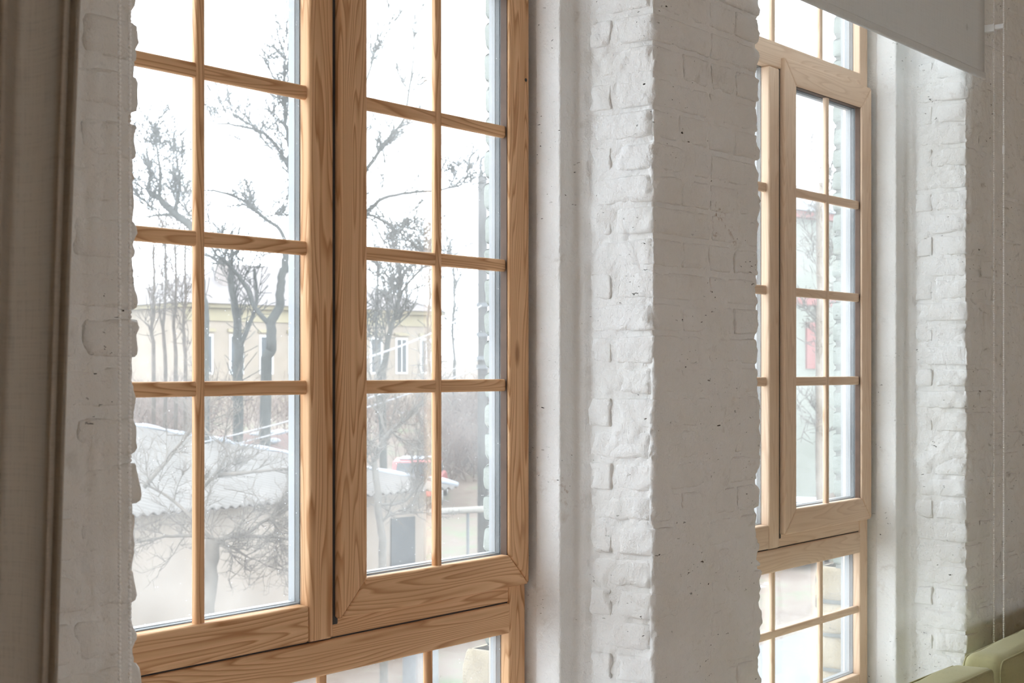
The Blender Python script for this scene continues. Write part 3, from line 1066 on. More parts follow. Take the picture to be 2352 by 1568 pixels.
def cushion(name, b, parent, puff=0.018, r=0.03, lab=None, seam=True, tilt=0.0):
    """soft box: rounded, bulging faces, slight wrinkles"""
    x0, x1, y0, y1, z0, z1 = b
    bm = bmesh.new()
    bmesh.ops.create_cube(bm, size=1.0)
    bmesh.ops.subdivide_edges(bm, edges=list(bm.edges), cuts=23, use_grid_fill=True)
    V = np.array([v.co[:] for v in bm.verts])
    L = np.array([x1 - x0, y1 - y0, z1 - z0])
    C = np.array([(x0 + x1) / 2, (y0 + y1) / 2, (z0 + z1) / 2])
    # pull grid lines to the edges so the rounding is well sampled
    Q = np.sign(V) * 0.5 * (1 - (1 - np.abs(V) * 2) ** 1.35)
    P = Q * L
    inner = L / 2 - r
    c = np.clip(P, -inner, inner)
    dv = P - c
    ln = np.linalg.norm(dv, axis=1)[:, None]
    P = np.where(ln > 1e-9, c + dv / (ln + 1e-12) * r, P)
    u = Q * 2
    P[:, 1] += np.sign(Q[:, 1]) * puff * (1 - u[:, 0] ** 2) * (1 - u[:, 2] ** 2)
    P[:, 2] += np.sign(Q[:, 2]) * puff * 0.35 * (1 - u[:, 0] ** 2) * (1 - u[:, 1] ** 2)
    wv = P + C
    P += 0.0035 * np.stack([fbm(wv, 9, 2, 5), fbm(wv, 9, 2, 6), fbm(wv, 7, 2, 7)], 1)
    P[:, 1] += np.sign(Q[:, 1]) * .0035 * np.abs(fbm(wv * [1.0, 1.0, 2.6], 13, 2, 15)) * (np.abs(u[:, 2]) < .9)
    P[:, 2] += tilt * Q[:, 0] * L[0]
    for v, p in zip(bm.verts, P):
        v.co = p + C
    me = bpy.data.meshes.new(name)
    bm.to_mesh(me)
    bm.free()
    me.polygons.foreach_set('use_smooth', [True] * len(me.polygons))
    me.materials.append(GREEN)
    o = bpy.data.objects.new(name, me)
    COL.objects.link(o)
    o.parent = parent
    if lab: o['label'] = lab
    if seam:
        q = r * 0.293
        for yy in (y0 + q, y1 - q):
            pts = [(x0 + q, yy, z0 + r), (x0 + q, yy, z1 - r)]
            for k in range(1, 7):
                t = math.pi - k * math.pi / 12
                pts.append((x0 + r + .707 * r * math.cos(t), yy, z1 - r + .707 * r * math.sin(t)))
            pts += [(x0 + (x1 - x0) * f, yy, z1 - q + puff * .08) for f in (.25, .5, .75)]
            for k in range(0, 7):
                t = math.pi / 2 - k * math.pi / 12
                pts.append((x1 - r + .707 * r * math.cos(t), yy, z1 - r + .707 * r * math.sin(t)))
            pts.append((x1 - q, yy, z0 + r))
            pts = np.array(pts)
            pts[:, 2] += tilt * (pts[:, 0] - (x0 + x1) / 2)
            pts += 0.0035 * np.stack([fbm(pts, 9, 2, 5), fbm(pts, 9, 2, 6), fbm(pts, 7, 2, 7)], 1)
            MB().tube(pts, .0035, 6).build('piping', GREEN, o, smooth=True)
    return o


so = empty('sofa', (4.6, 1.40, 0))
tag(so, 'olive green fabric sofa standing under the far window', 'sofa')
soff = np.array([4.6, 1.40, 0])


def sb(x0, x1, y0, y1, z0, z1):
    return (x0 - 4.6, x1 - 4.6, y0 - 1.40, y1 - 1.40, z0, z1)


cushion('base', sb(3.50, 5.75, 0.86, 1.74, 0.14, 0.34), so, .004, .02, seam=False)
cushion('seat_cushion', sb(3.62, 4.42, 0.85, 1.58, 0.335, 0.47), so, .012, .035)
cushion('seat_cushion', sb(4.43, 5.55, 0.85, 1.58, 0.335, 0.47), so, .012, .035)
cushion('back_frame', sb(3.52, 5.72, 1.66, 1.76, 0.20, 0.70), so, .002, .02, seam=False)
cushion('back_cushion', sb(3.46, 4.325, 1.575, 1.705, 0.44, 0.838), so, .012, .022, lab='olive back cushion nearer the brick pier')
cushion('back_cushion', sb(4.445, 5.62, 1.590, 1.735, 0.44, 0.850), so, .016, .045, lab='plump olive back cushion under the bead chain', tilt=0.012)
cushion('armrest', sb(5.60, 5.80, 0.86, 1.76, 0.14, 0.60), so, .004, .04)
for x, y in ((3.58, 0.94), (5.70, 0.94), (3.58, 1.68), (5.70, 1.68)):
    MB().tube([(x - 4.6, y - 1.4, 0.0), (x - 4.6, y - 1.4, 0.145)], [.018, .026], 10).build('leg', WOOD2['z'], so)

# ================================================================== OUTSIDE
def gh(s, y=None):
    return np.interp(s, [0, 20, 30, 45, 52, 58, 70, 95, 150, 300], [-3.3, -3.3, -3.25, -2.8, -2.0, -0.7, -0.45, 0.0, 2.0, 4.0])


def ground_mat():
    m, nt, out = new_mat('winter_ground')
    p = N(nt, 'ShaderNodeBsdfPrincipled')
    p.inputs['Roughness'].default_value = 0.95
    p.inputs['Specular IOR Level'].default_value = 0.1
    geo = N(nt, 'ShaderNodeNewGeometry')
    def noise(s, d=6):
        n = N(nt, 'ShaderNodeTexNoise')
        n.inputs['Scale'].default_value = s
        n.inputs['Detail'].default_value = d
        n.inputs['Roughness'].default_value = 0.65
        nt.links.new(geo.outputs['Position'], n.inputs['Vector'])
        return n.outputs['Fac']
    c = ramp(nt, noise(0.9), [(0.35, (0.115, 0.085, 0.068)), (0.52, (0.160, 0.128, 0.106)), (0.68, (0.115, 0.135, 0.082))])
    c = mixc(nt, ramp(nt, noise(5.0), [(0.45, 0.0), (0.65, 0.5)]), c, (0.11, 0.085, 0.065))
    c = mixc(nt, ramp(nt, noise(0.35), [(0.64, 0.0), (0.68, 0.8)]), c, (0.5, 0.52, 0.55))
    nt.links.new(c, p.inputs['Base Color'])
    nt.links.new(p.outputs['BSDF'], out.inputs['Surface'])
    return m


gs = np.concatenate([np.arange(2, 70, 1.0), np.arange(70, 320, 8.0)])
gx = np.concatenate([np.arange(-150, -30, 8.0), np.arange(-30, 31, 1.0), np.arange(34, 160, 8.0)])
V = []
for s in gs:
    for x in gx:
        V.append((FX * s + FY * x, FY * s - FX * x, gh(s)))
V = np.array(V)
V[:, 2] += 0.12 * fbm(V * [1, 1, 0], 0.25, 3, 8)
keep = grid_faces(len(gs), len(gx))
cy = V[keep][:, :, 1].min(1)
Fk = keep[cy > 2.6][:, ::-1]
ground = np_mesh('ground', V, Fk, ground_mat())
tag(ground, 'brown winter yard with thin grass and snow patches outside', kind='structure')
rd = box_obj('pavement', (-5, 60, 4.0, 12.3, -3.32, -3.10), plain('pale_paving', (0.125, 0.125, 0.13), 0.9, var=0.06, scale=1.5))
tag(rd, 'pale grey paved lane along the building outside the far window', kind='structure')

BARK = plain('grey_bark', (0.034, 0.035, 0.032), 0.95, var=0.3, scale=8)
BARKP = plain('pale_bark', (0.116, 0.105, 0.092), 0.95, var=0.2, scale=8)
BARKB = plain('brown_bark', (0.058, 0.044, 0.035), 0.95, var=0.3, scale=8)


class Tree:
    def __init__(self, label, base, mat, group='bare trees outside the windows', name='bare_tree', cat='tree'):
        D = FX * base[0] + FY * base[1]
        self.rmin = 0.00036 * D if D > 28 else 0.0
        self.e = empty(name, base)
        self.b = np.array(base)
        tag(self.e, label, cat, group)
        self.mat = mat
        self.tw = MB()

    def limb(self, pts, r0, r1, name='branch'):
        p = catmull(pts, 4)
        k = len(p)
        p = p + 0.25 * r0 * np.array([[random.uniform(-1, 1) for _ in range(3)] for _ in range(k)])
        r = np.linspace(r0, r1 * 1.5, k) * 1.1
        MB().tube(p - self.b, r, 7).build(name, self.mat, self.e, smooth=True)
        return p

    def twig(self, p0, d, L, r, lev):
        n = 4 if lev > 0 else 3
        pts = [np.array(p0)]
        d = np.array(d, float)
        d /= np.linalg.norm(d) + 1e-9
        for i in range(n):
            d = d + np.array([random.gauss(0, .16), random.gauss(0, .16), random.gauss(.05, .14)])
            d /= np.linalg.norm(d)
            pts.append(pts[-1] + d * L / n)
        self.tw.tube(np.array(pts) - self.b, np.maximum(np.linspace(r, r * .45, n + 1) * 2.1, self.rmin * np.linspace(1, .7, n + 1)), 3, cap=False)
        if lev > 0:
            for i in range(1, n + 1):
                for _ in range(2 if lev > 1 else random.choice((1, 2))):
                    a = pts[i]
                    dd = d * 0.75 + np.array([random.gauss(0, .6), random.gauss(0, .6), random.gauss(.15, .5)])
                    self.twig(a, dd, L * random.uniform(.38, .62), r * .62, lev - 1)

    def clothe(self, pts, n, L, r, lev=2, up=0.35, start=0.25):
        k = len(pts)
        for i in range(n):
            j = int(k * (start + (1 - start) * random.random()))
            j = min(k - 2, j)
            t = pts[j + 1] - pts[j]
            t = t / (np.linalg.norm(t) + 1e-9)
            dd = t * 0.7 + np.array([random.gauss(0, .55), random.gauss(0, .55), up + random.gauss(0, .4)])
            self.twig(pts[j], dd, L * random.uniform(.6, 1.2), r, lev)
        t = pts[-1] - pts[-3]
        self.twig(pts[-1], t, L, r, lev)

    def done(self):
        if self.tw.v:
            o = self.tw.build('twigs', self.mat, self.e)
            o['kind'] = 'stuff'


def path(D, *pp):
    return [W(p[0], p[1], D + (p[2] if len(p) > 2 else 0)) for p in pp]


def gbase(px, D):
    w = W(px, 850, D)
    w[2] = gh(D) - 0.1
    return w


# big tree in the middle of the near window
b = gbase(604, 33)
T = Tree('large bare tree whose trunk forks low and rises behind the window post', b, BARK)
tr = T.limb([b] + path(33, (612, 870), (622, 800), (623, 746), (639, 708), (644, 667), (651, 624), (664, 570), (680, 500), (682, 450), (666, 389), (666, 332), (653, 271), (655, 236), (650, 160)), .125, .02, 'trunk')
T.clothe(tr, 26, 1.1, .011, 2, start=.55)
for pp, r in ((((655, 600), (648, 536), (616, 507), (562, 462), (508, 441), (476, 436)), .05),
              (((668, 392), (637, 339), (605, 307), (555, 289), (498, 284, 1)), .05),
              (((623, 746), (588, 710), (560, 650), (519, 603), (493, 578), (470, 540)), .06),
              (((664, 570), (720, 510), (800, 440), (845, 385), (890, 320), (930, 270), (948, 140)), .065),
              (((700, 535), (770, 515), (841, 485), (880, 455), (940, 443), (1000, 437), (1060, 425)), .055),
              (((770, 515), (841, 492), (900, 520), (935, 548)), .04),
              (((651, 624), (677, 606), (720, 560), (760, 420), (820, 260), (860, 120)), .07)):
    q = T.limb(path(33, *pp), r, .012)
    T.clothe(q, 7, .95, .009, 2)
T.done()

b = gbase(545, 36)
T = Tree('stout dark trunk crowded with upright shoots before the yellow house', b, BARK)
q = T.limb([b] + path(36, (548, 860), (545, 780), (540, 700), (532, 640), (528, 600)), .13, .04, 'trunk')
T.clothe(q, 26, 1.1, .008, 1, up=1.1, start=.15)
q = T.limb(path(36, (548, 800), (575, 740), (590, 690), (585, 620)), .06, .02)
T.clothe(q, 8, .9, .007, 1, up=.8)
T.done()

b = gbase(470, 31)
T = Tree('bare tree leaning towards the grey wall, leftmost of the trees', b, BARK)
q = T.limb([b] + path(31, (468, 800), (460, 650), (445, 535), (400, 490), (365, 455), (340, 440)), .13, .03, 'trunk')
T.clothe(q, 7, .9, .007, 2, up=.8, start=.5)
for pp in (((400, 494), (370, 493), (335, 498)), ((366, 456), (367, 400), (360, 330)), ((400, 490), (412, 430), (405, 350)), ((340, 440), (345, 390), (335, 340))):
    q = T.limb(path(31, *pp), .04, .01)
    T.clothe(q, 4, .7, .0065, 2, up=.8)
T.done()

for i, (px, D, top, lab) in enumerate(((352, 46, 560, 'slim bare tree by the wall edge before the pale thicket'), (378, 48, 540, 'slim straight bare tree, second from the wall edge'), (402, 47, 555, 'slim straight bare tree, third from the wall edge'), (424, 50, 520, 'slim straight bare tree right beside the first glazing bar'),
                                       (1042, 60, 610, 'slim bare tree rising left of the concrete pole'), (866, 62, 600, 'slim bare tree over the hipped roof end beside the sash stile'), (985, 64, 590, 'slim bare tree behind the sash glazing bar'))):
    b = gbase(px, D)
    T = Tree(lab, b, BARKB if i < 4 else BARK)
    q = T.limb([b] + path(D, (px + 2, 850), (px - 3, 750), (px + 2, 680), (px, top)), .07, .02, 'trunk')
    T.clothe(q, 12, 1.5, .008, 1, up=1.2, start=.3)
    T.done()

b = gbase(880, 37)
T = Tree('thin bare tree with a slanting stem in front of the yellow frieze', b, BARK)
q = T.limb([b] + path(37, (878, 900), (883, 840), (892, 780), (912, 700), (922, 650), (917, 600)), .10, .02, 'trunk')
T.clothe(q, 16, 1.2, .013, 2, start=.4)
q = T.limb(path(37, (912, 700), (930, 660), (965, 620), (980, 610)), .04, .012)
T.clothe(q, 8, .9, .01, 2)
T.done()

b = gbase(886, 17)
T = Tree('pale young tree with a forked stem in front of the shed', b, BARKP)
q = T.limb([b] + path(17, (880, 1330), (872, 1200), (862, 1080), (866, 1040), (890, 1000), (930, 962), (975, 915), (988, 880)), .05, .010, 'trunk')
T.clothe(q, 10, .5, .006, 2, start=.35)
for pp in (((888, 1002), (872, 945), (862, 900)), ((872, 1200), (900, 1182), (945, 1178)), ((864, 1080), (848, 1062), (835, 1050)), ((868, 1160), (930, 1150), (955, 1110), (960, 1060)), ((945, 1178), (950, 1150), (975, 1110), (990, 1060))):
    q = T.limb(path(17, *pp), .018, .006)
    T.clothe(q, 5, .4, .005, 2)
T.done()

b = gbase(470, 16)
T = Tree('tangled leafless fruit tree spreading low before the shed roof', b, plain('light_bark', (.105, .088, .074), .95, var=.25))
q = T.limb([b] + path(16, (475, 1480), (480, 1330), (490, 1240)), .07, .05, 'trunk')
for pp in (((490, 1240), (400, 1150), (330, 1110)), ((330, 1120), (380, 1060), (425, 1005), (445, 960)), ((440, 1140), (470, 1115), (500, 1080), (520, 1040), (505, 1015)), ((500, 1090), (560, 1085), (610, 1080), (690, 1075)),
           ((490, 1240), (560, 1228), (600, 1200), (640, 1180), (690, 1155)), ((490, 1235), (440, 1230), (380, 1232), (320, 1245)), ((540, 1232), (620, 1232), (700, 1245)), ((490, 1240), (540, 1260), (570, 1280)), ((620, 1190), (635, 1210), (640, 1235))):
    q = T.limb(path(16, *pp), .024, .006)
    T.clothe(q, 9, .5, .0040, 2, up=.1, start=.05)
T.done()

# thicket on the rise: a mass of brush nobody could count
th = MB()
for i in range(900):
    px = random.choice((random.uniform(300, 480), random.uniform(480, 1130), random.uniform(1000, 1130)))
    D = random.uniform(50, 68)
    b = gbase(px, D)
    h = random.uniform(0.6, 2.2)
    p = b + np.array([random.gauss(0, .6), random.gauss(0, .6), h])
    th.tube([b, (b + p) / 2 + np.array([random.gauss(0, .1), random.gauss(0, .1), 0]), p], [.03, .02, .008], 3, cap=False)
    for _ in range(5):
        s = b + (p - b) * random.uniform(.25, .95)
        e = s + np.array([random.gauss(0, .45), random.gauss(0, .45), random.uniform(.2, .9)])
        th.tube([s, (s + e) / 2 + np.array([0, 0, .06]), e], [.014, .010, .005], 3, cap=False)
o = th.build('brushwood', plain('reddish_brush', (.125, .092, .078), .95, var=.3))
tag(o, 'brown leafless brushwood covering the bank behind the shed', 'brush', kind='stuff')

# ------------------------------------------------------------------ houses
def hbox(mb, o, u, v, a0, a1, b0, b1, z0, z1):
    """box in a house frame: a along the facade, b into the house"""
    P = lambda a, b, z: (o[0] + u[0] * a + v[0] * b, o[1] + u[1] * a + v[1] * b, z)
    vs = [P(a0, b0, z0), P(a1, b0, z0), P(a1, b1, z0), P(a0, b1, z0), P(a0, b0, z1), P(a1, b0, z1), P(a1, b1, z1), P(a0, b1, z1)]
    mb.add(vs, [(0, 3, 2, 1), (4, 5, 6, 7), (0, 1, 5, 4), (1, 2, 6, 5), (2, 3, 7, 6), (3, 0, 4, 7)])
    return mb


PANEG = plain('dark_window_glass', (0.045, 0.052, 0.058), 0.3, var=0.2, spec=0.15)
WFRAME = plain('white_window_frame', (0.544, 0.544, 0.530), 0.6, var=0.03)


def house(name, label, A, B, depth, z0, ze, zr, wallm, roofm, trimm, wins, chim=(), hip=0.35, frieze=True):
    A, B = np.array(A[:2]), np.array(B[:2])
    Lf = np.linalg.norm(B - A)
    u = (B - A) / Lf
    v = np.array([-u[1], u[0]])
    if np.dot(v, A) < 0: v = -v
    e = empty(name, (A[0], A[1], z0))
    tag(e, label, 'house', None)
    o = np.array([0.0, 0.0])
    hbox(MB(), o, u, v, 0, Lf, 0, depth, -1.0, ze - z0).build('wall', wallm, e)
    hbox(MB(), o, u, v, -.35, Lf + .35, -.35, depth + .35, ze - z0 - .12, ze - z0 + .10).build('cornice', trimm, e)
    if frieze:
        hbox(MB(), o, u, v, -.06, Lf + .06, -.07, 0.2, ze - z0 - .75, ze - z0 - .14).build('frieze', trimm, e)
    P = lambda a, b, z: (u[0] * a + v[0] * b, u[1] * a + v[1] * b, z - z0)
    ov = .55
    hl = hip * Lf
    rv = [P(-ov, -ov, ze + .08), P(Lf + ov, -ov, ze + .08), P(Lf + ov, depth + ov, ze + .08), P(-ov, depth + ov, ze + .08), P(hl, depth / 2, zr), P(Lf - hl, depth / 2, zr)]
    mesh_obj('roof', rv, [(0, 1, 5, 4), (1, 2, 5), (2, 3, 4, 5), (3, 0, 4), (0, 3, 2, 1)], roofm, e)
    for (a, zb_, w, h) in wins:
        f = hbox(MB(), o, u, v, a - w / 2 - .10, a + w / 2 + .10, -.05, .1, zb_ - .10 - z0, zb_ + h + .10 - z0).build('window', WFRAME, e)
        for (p0, p1) in ((a - w / 2, a - .035), (a + .035, a + w / 2)):
            hbox(MB(), o, u, v, p0, p1, -.058, -.03, zb_ - z0, zb_ + h - z0).build('pane', PANEG, f)
        hbox(MB(), o, u, v, a - w / 2 - .2, a + w / 2 + .2, -.12, .1, zb_ + h + .22 - z0, zb_ + h + .38 - z0).build('lintel', trimm, e)
    for (a, bb, zt_, w) in chim:
        hbox(MB(), o, u, v, a - w / 2, a + w / 2, bb, bb + w, ze - z0, zt_ - z0).build('chimney', plain('sooty_brick', (0.190, 0.163, 0.150), .9), e)
    return e, u, v, Lf


YEL = plain('ochre_render', (0.23, 0.190, 0.150), 0.9, var=0.12, scale=1.2)
YELT = plain('cream_trim', (0.245, 0.211, 0.136), 0.9, var=0.05)
SLATE = plain('pinkish_slate_roof', (0.143, 0.126, 0.122), 0.9, var=0.10, scale=1.5)
A, B = W(430, 850, 68), W(1003, 850, 79)
wn = []
Lf = np.linalg.norm((B - A)[:2])
for a in np.arange(1.0, Lf - .6, 1.75):
    wn.append((a, 1.75 - .10, .62, 1.75))
house('long_house', 'long ochre house with cream frieze and hipped roof behind the big tree', A, B, 9.0, -0.7, CAMZ + 3.15, CAMZ + 5.6, YEL, SLATE, YELT, wn, chim=((3.3, 1.6, CAMZ + 5.55, .62),), hip=.30)

PALE = plain('pale_green_render', (0.17, 0.178, 0.155), 0.9, var=0.05)
GREYR = plain('pale_grey_roof', (0.150, 0.153, 0.160), 0.9, var=0.10, scale=1.0)
PINK = plain('faded_red_paint', (0.204, 0.088, 0.082), 0.8, var=0.1)
A, B = W(1600, 850, 44), W(1960, 850, 49)
e2, u2, v2, L2 = house('town_house', 'pale rendered house with grey hipped roof seen through the far window', A, B, 9.0, -3.3, CAMZ + 5.15, CAMZ + 8.0, PALE, GREYR, PINK, [(a, CAMZ + 2.6, .7, 1.3) for a in (1.2, 3.3)] + [(a, CAMZ - .6, .8, 1.5) for a in (.8, 2.3)], hip=.36, frieze=False)
ta, tb = [np.linalg.norm((W(q, 850, 44 + (q - 1600) / 360.0 * 5 - .0) - A)[:2]) for q in (1846, 1880)]
hbox(MB(), np.zeros(2), u2, v2, ta, tb, -.07, .05, CAMZ + .05 + 3.3, CAMZ + 1.6 + 3.3).build('shutter', PINK, e2)
hbox(MB(), np.zeros(2), u2, v2, 0, L2, -.06, .05, CAMZ + 2.15 + 3.3, CAMZ + 2.4 + 3.3).build('string_course', PINK, e2)

# shed with corrugated sheet roof
CORR = plain('weathered_corrugated_sheet', (0.100, 0.090, 0.082), 0.85, var=0.14, scale=1.2)
CREAM = plain('cream_shed_wall', (0.205, 0.172, 0.143), 0.9, var=0.12, scale=1.0)
SNOW = plain('snow_edge', (0.23, 0.245, 0.27), 0.7, var=0.03)
Tp, Ep, Rp = W(1050, 1118, 26.6), W(100, 1200, 20.5), W(100, 940, 36)
sh = empty('shed', (Tp[0], Tp[1], -3.3))
tag(sh, 'low cream shed with a grey corrugated roof edged with snow', 'shed')
hb = np.array([Tp[0], Tp[1], -3.3])
ux, uy = Ep - Tp, Rp - Tp
LX, LY = np.linalg.norm(ux), np.linalg.norm(uy)
nu = int(LX / 0.03)
ct = np.cross(ux / LX, uy / LY)
if ct[2] < 0: ct = -ct
V, F = [], []
for lay in (0, 1):
    for i in range(nu + 1):
        for j in range(7):
            p = Tp + ux * i / nu + uy * j / 6 + ct * (0.028 * math.sin(i * 0.03 / 0.18 * 2 * math.pi) - lay * 0.02)
            V.append(p - hb)
K = 7
S = (nu + 1) * K
for i in range(nu):
    for j in range(6):
        q = i * K + j
        F.append((q, q + K, q + K + 1, q + 1))
        F.append((S + q, S + q + 1, S + q + K + 1, S + q + K))
    F.append((i * K, S + i * K, S + (i + 1) * K, (i + 1) * K))
mesh_obj('corrugated_roof', V, F, CORR, sh)
# snow along the rake
pts = [Tp + uy * t - hb + ct * (.05 + .015 * math.sin(t * 40)) for t in np.linspace(0.0, 1, 40)]
MB().tube(pts, [.045 + .02 * math.sin(i * 1.7) for i in range(40)], 8).build('snow_edge', SNOW, sh, smooth=True)
ud = np.array([ux[0], ux[1]]) / np.linalg.norm(ux[:2])
vd = np.array([uy[0], uy[1]]) / np.linalg.norm(uy[:2])
L1 = np.linalg.norm(ux[:2])
Lq = np.linalg.norm(uy[:2])
wm = MB()
Q = lambda a, b_, z: np.array([ud[0] * a + vd[0] * b_, ud[1] * a + vd[1] * b_, z])
rz = lambda b_: (Tp[2] - hb[2]) + (uy[2]) * b_ / Lq - 0.06
wv = [Q(.4, .4, -.3), Q(L1, .4, -.3), Q(L1, Lq, -.3), Q(.4, Lq, -.3), Q(.4, .4, rz(.4)), Q(L1, .4, rz(.4)), Q(L1, Lq, rz(Lq)), Q(.4, Lq, rz(Lq))]
mesh_obj('wall', wv, [(0, 3, 2, 1), (4, 5, 6, 7), (0, 1, 5, 4), (1, 2, 6, 5), (2, 3, 7, 6), (3, 0, 4, 7)], CREAM, sh)
DARKD = plain('dark_blue_door', (0.028, 0.032, 0.036), 0.6)
dm = MB()
hbox(dm, np.zeros(2), ud, vd, .72, 1.30, .36, .5, 0.1, 2.35)
dm.build('door', DARKD, sh)

# dark red shed roof further back with snow lying on it
orr = empty('outbuilding', W(690, 850, 44) * [1, 1, 0] + [0, 0, -2.9])
tag(orr, 'long low outbuilding with a dark red roof and snow patches', 'outbuilding')
ob = np.array(orr.location)
a0, a1 = W(500, 1000, 42), W(760, 987, 46)
b0, b1 = W(480, 1060, 40), W(760, 1050, 44.5)
RED = plain('dark_red_roofing', (0.088, 0.051, 0.044), 0.9, var=0.15, scale=1.5)
mesh_obj('roof', [p - ob for p in (a0, a1, b1, b0, a0 - [0, 0, .1], a1 - [0, 0, .1], b1 - [0, 0, .1], b0 - [0, 0, .1])], [(3, 2, 1, 0), (4, 5, 6, 7), (0, 1, 5, 4), (1, 2, 6, 5), (2, 3, 7, 6), (3, 0, 4, 7)], RED, orr)
mesh_obj('wall', [p - ob for p in (a0 - [0, 0, .1], a1 - [0, 0, .1], b1 - [0, 0, .1], b0 - [0, 0, .1], a0 - [0, 0, 3], a1 - [0, 0, 3], b1 - [0, 0, 3], b0 - [0, 0, 3])], [(3, 2, 1, 0), (4, 5, 6, 7), (0, 1, 5, 4), (1, 2, 6, 5), (2, 3, 7, 6), (3, 0, 4, 7)], plain('brown_board_wall', (0.129, 0.085, 0.061), .9), orr)
for (px, py, rx, rzz) in ((605, 995, .55, .05), (640, 992, .4, .05), (628, 1012, .3, .05)):
    c = W(px, py, 43) - ob
    t = np.linspace(-1, 1, 8)
    MB().tube([c + (a1 - a0) / np.linalg.norm(a1 - a0) * rx * k for k in t], [.02 + .07 * (1 - k * k) for k in t], 6).build('snow_patch', SNOW, orr, smooth=True)

# concrete pole with lamp bracket and wires
CONC = plain('grey_concrete', (0.062, 0.060, 0.058), 0.9, var=0.15, scale=4, bump=.3)
pb = gbase(1110, 36)
po = empty('utility_pole', pb)
tag(po, 'grey concrete utility pole with a hooked bracket on top', 'pole')
top = W(1108, 405, 36)
MB().tube([(0, 0, 0), top - pb], [.15, .115], 10).build('shaft', CONC, po, smooth=True)
STEEL = plain('dark_steel', (0.109, 0.116, 0.122), .5)
for py in (700, 768, 822, 842):
    c = W(1109, py, 36) - pb
    MB().tube([c - [0, 0, .05], c + [0, 0, .05]], .17, 10).build('steel_band', STEEL, po)
hk = catmull([W(1105, 410, 36) - pb, W(1104, 375, 36) - pb, W(1108, 362, 36) - pb, W(1122, 358, 36) - pb, W(1150, 357, 36) - pb], 5)
MB().tube(hk, .04, 6).build('lamp_bracket', STEEL, po, smooth=True)
WIRE = plain('grey_cable', (0.231, 0.231, 0.238), .7)
for i, (p, q, lab) in enumerate(((W(1108, 822, 36), W(350, 1040, 30), 'upper grey overhead cable sagging past the shed'), (W(1108, 842, 36), W(350, 1062, 30), 'lower grey overhead cable sagging past the shed'), (W(1108, 700, 36), W(700, 860, 20), 'steep overhead cable from the upper pole band'))):
    ts = np.linspace(0, 1, 24)
    pts = [p * (1 - t) + q * t - np.array([0, 0, 1]) * .5 * 4 * t * (1 - t) * .35 for t in ts]
    o = MB().tube(np.array(pts) - p, .018, 5).build('overhead_cable', WIRE, None, loc=p)
    tag(o, lab, 'cable', 'overhead cables')

# insulated pipe on posts
pp_ = empty('insulated_pipe', gbase(1060, 32))
lb = np.array(pp_.location)
tag(pp_, 'pale insulated pipe carried on thin posts before the concrete pole', 'pipe')
p, q = W(985, 1176, 31.5), W(1160, 1166, 33)
PIPEM = plain('pale_insulation', (.20, .185, .165), .8)
MB().tube([p + (q - p) * t - lb for t in np.linspace(0, 1, 8)], .075, 10).build('pipe_run', PIPEM, pp_, smooth=True)
for t in (.08, .5, .92):
    c = p + (q - p) * t - lb
    MB().tube([c * [1, 1, 0] - [0, 0, .3], c - [0, 0, .06]], .035, 8).build('post', STEEL, pp_)
bn = empty('water_tank', gbase(966, 22.5))
tag(bn, 'pale grey plastic tank beside the dark shed door', 'tank')
MB().box(-.24, .24, -.2, .2, .05, 1.35).build('tank_body', plain('pale_grey_plastic', (0.19, 0.195, 0.20), .6), bn, .06, 3)
MB().tube([(0, 0, 1.33), (0, 0, 1.42)], .10, 12).build('lid', plain('dark_lid', (0.136, 0.150, 0.170), .6), bn)


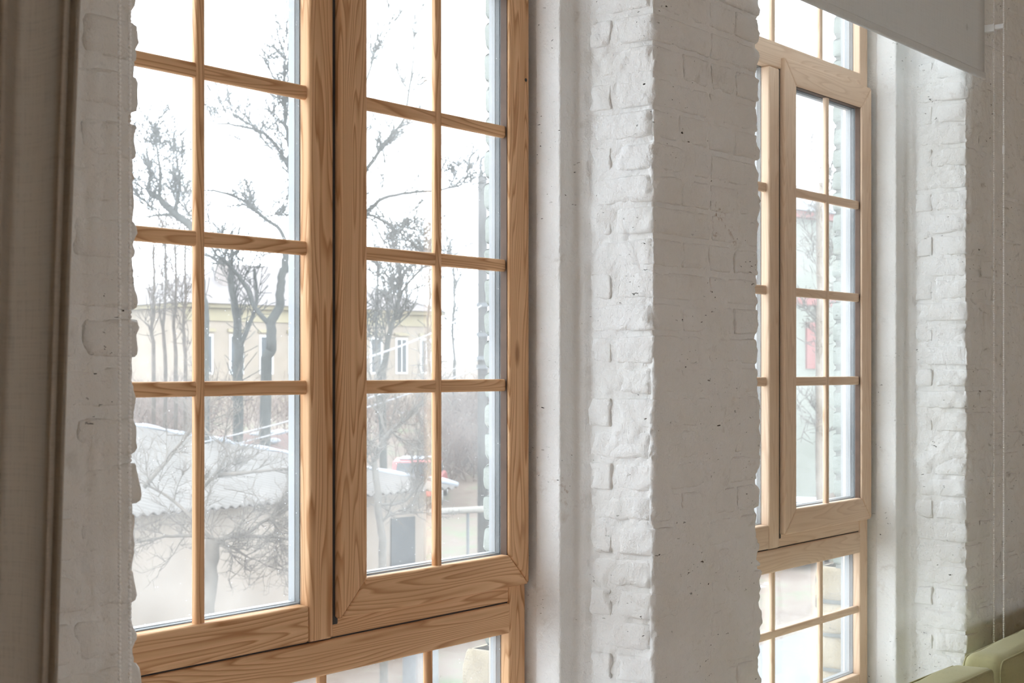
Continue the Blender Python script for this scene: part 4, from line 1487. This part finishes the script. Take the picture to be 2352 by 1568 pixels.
# cars
def car(label, px, D, zg, rz, paintc):
    p = W(px, 850, D)
    e = empty('car', (p[0], p[1], zg), rz)
    tag(e, label, 'car', 'cars parked behind the shed')
    pm = plain('car_paint', paintc, 0.35, var=0.03, spec=0.5)
    prof = [(-2.1, .32), (-2.12, .62), (-1.95, .88), (-1.45, .95), (1.05, .95), (1.85, .82), (2.1, .66), (2.1, .32)]
    MB().prism(prof, -.84, .84).build('body', pm, e, .07, 3)
    cab = [(-1.75, .93), (-1.35, 1.40), (-.2, 1.46), (.45, 1.40), (1.05, .93)]
    MB().prism(cab, -.74, .74).build('cabin', pm, e, .05, 3)
    for s in (-1, 1):
        MB().prism([(-1.45, .98), (-1.18, 1.32), (-.35, 1.36), (-.35, .98)], s * .735, s * .76).build('side_window', PANEG, e)
        MB().prism([(-.25, .98), (-.25, 1.36), (.38, 1.33), (.82, .98)], s * .735, s * .76).build('side_window', PANEG, e)
        for x in (-1.32, 1.32):
            w = MB().tube([(x, s * .62, .32), (x, s * .86, .32)], .32, 16).build('wheel', SEAL, e)
            MB().tube([(x, s * .855, .32), (x, s * .875, .32)], .18, 12).build('hubcap', WFRAME, w)
    for nm, sl in (('rear_window', [(-1.72, 1.0), (-1.40, 1.36)]), ('windscreen', [(1.02, 1.0), (.50, 1.36)])):
        (xa, za), (xb, zb2) = sl
        dx = -.03 if xa < 0 else .03
        MB().add([(xa + dx, -.62, za), (xa + dx, .62, za), (xb + dx, .58, zb2), (xb + dx, -.58, zb2), (xa - dx, -.62, za), (xa - dx, .62, za), (xb - dx, .58, zb2), (xb - dx, -.58, zb2)],
                 [(0, 1, 2, 3), (7, 6, 5, 4), (0, 4, 5, 1), (1, 5, 6, 2), (2, 6, 7, 3), (3, 7, 4, 0)]).build(nm, PANEG, e)
    if paintc[0] < .7 or True:
        MB().box(-1.05, .15, -.55, .55, 1.42, 1.49).build('roof_snow', SNOW, e, .04, 2)
    for s in (-.62, .62):
        MB().box(-2.15, -2.05, s - .15, s + .15, .62, .78).build('tail_light', plain('red_lens', (0.340, 0.034, 0.027), .3), e)
    return e


car('red parked car with snow on its roof behind the shed', 962, 47, gh(47) - .0, math.radians(38), (.34, .045, .045))
car('white parked car half hidden by the pale young tree', 825, 43.5, gh(43.5), math.radians(38), (.34, .36, .38))
car('white parked car on the lane seen through the far window', 1842, 37, gh(37), math.radians(20), (.36, .37, .38))
b = gbase(1883, 30)
T = Tree('straight pale trunk seen through the far window sash', b, BARKP)
q = T.limb([b] + path(30, (1884, 1150), (1880, 900), (1884, 700), (1880, 560), (1886, 420)), .085, .03, 'trunk')
T.clothe(q, 18, .9, .009, 2, up=.5, start=.3)
T.done()
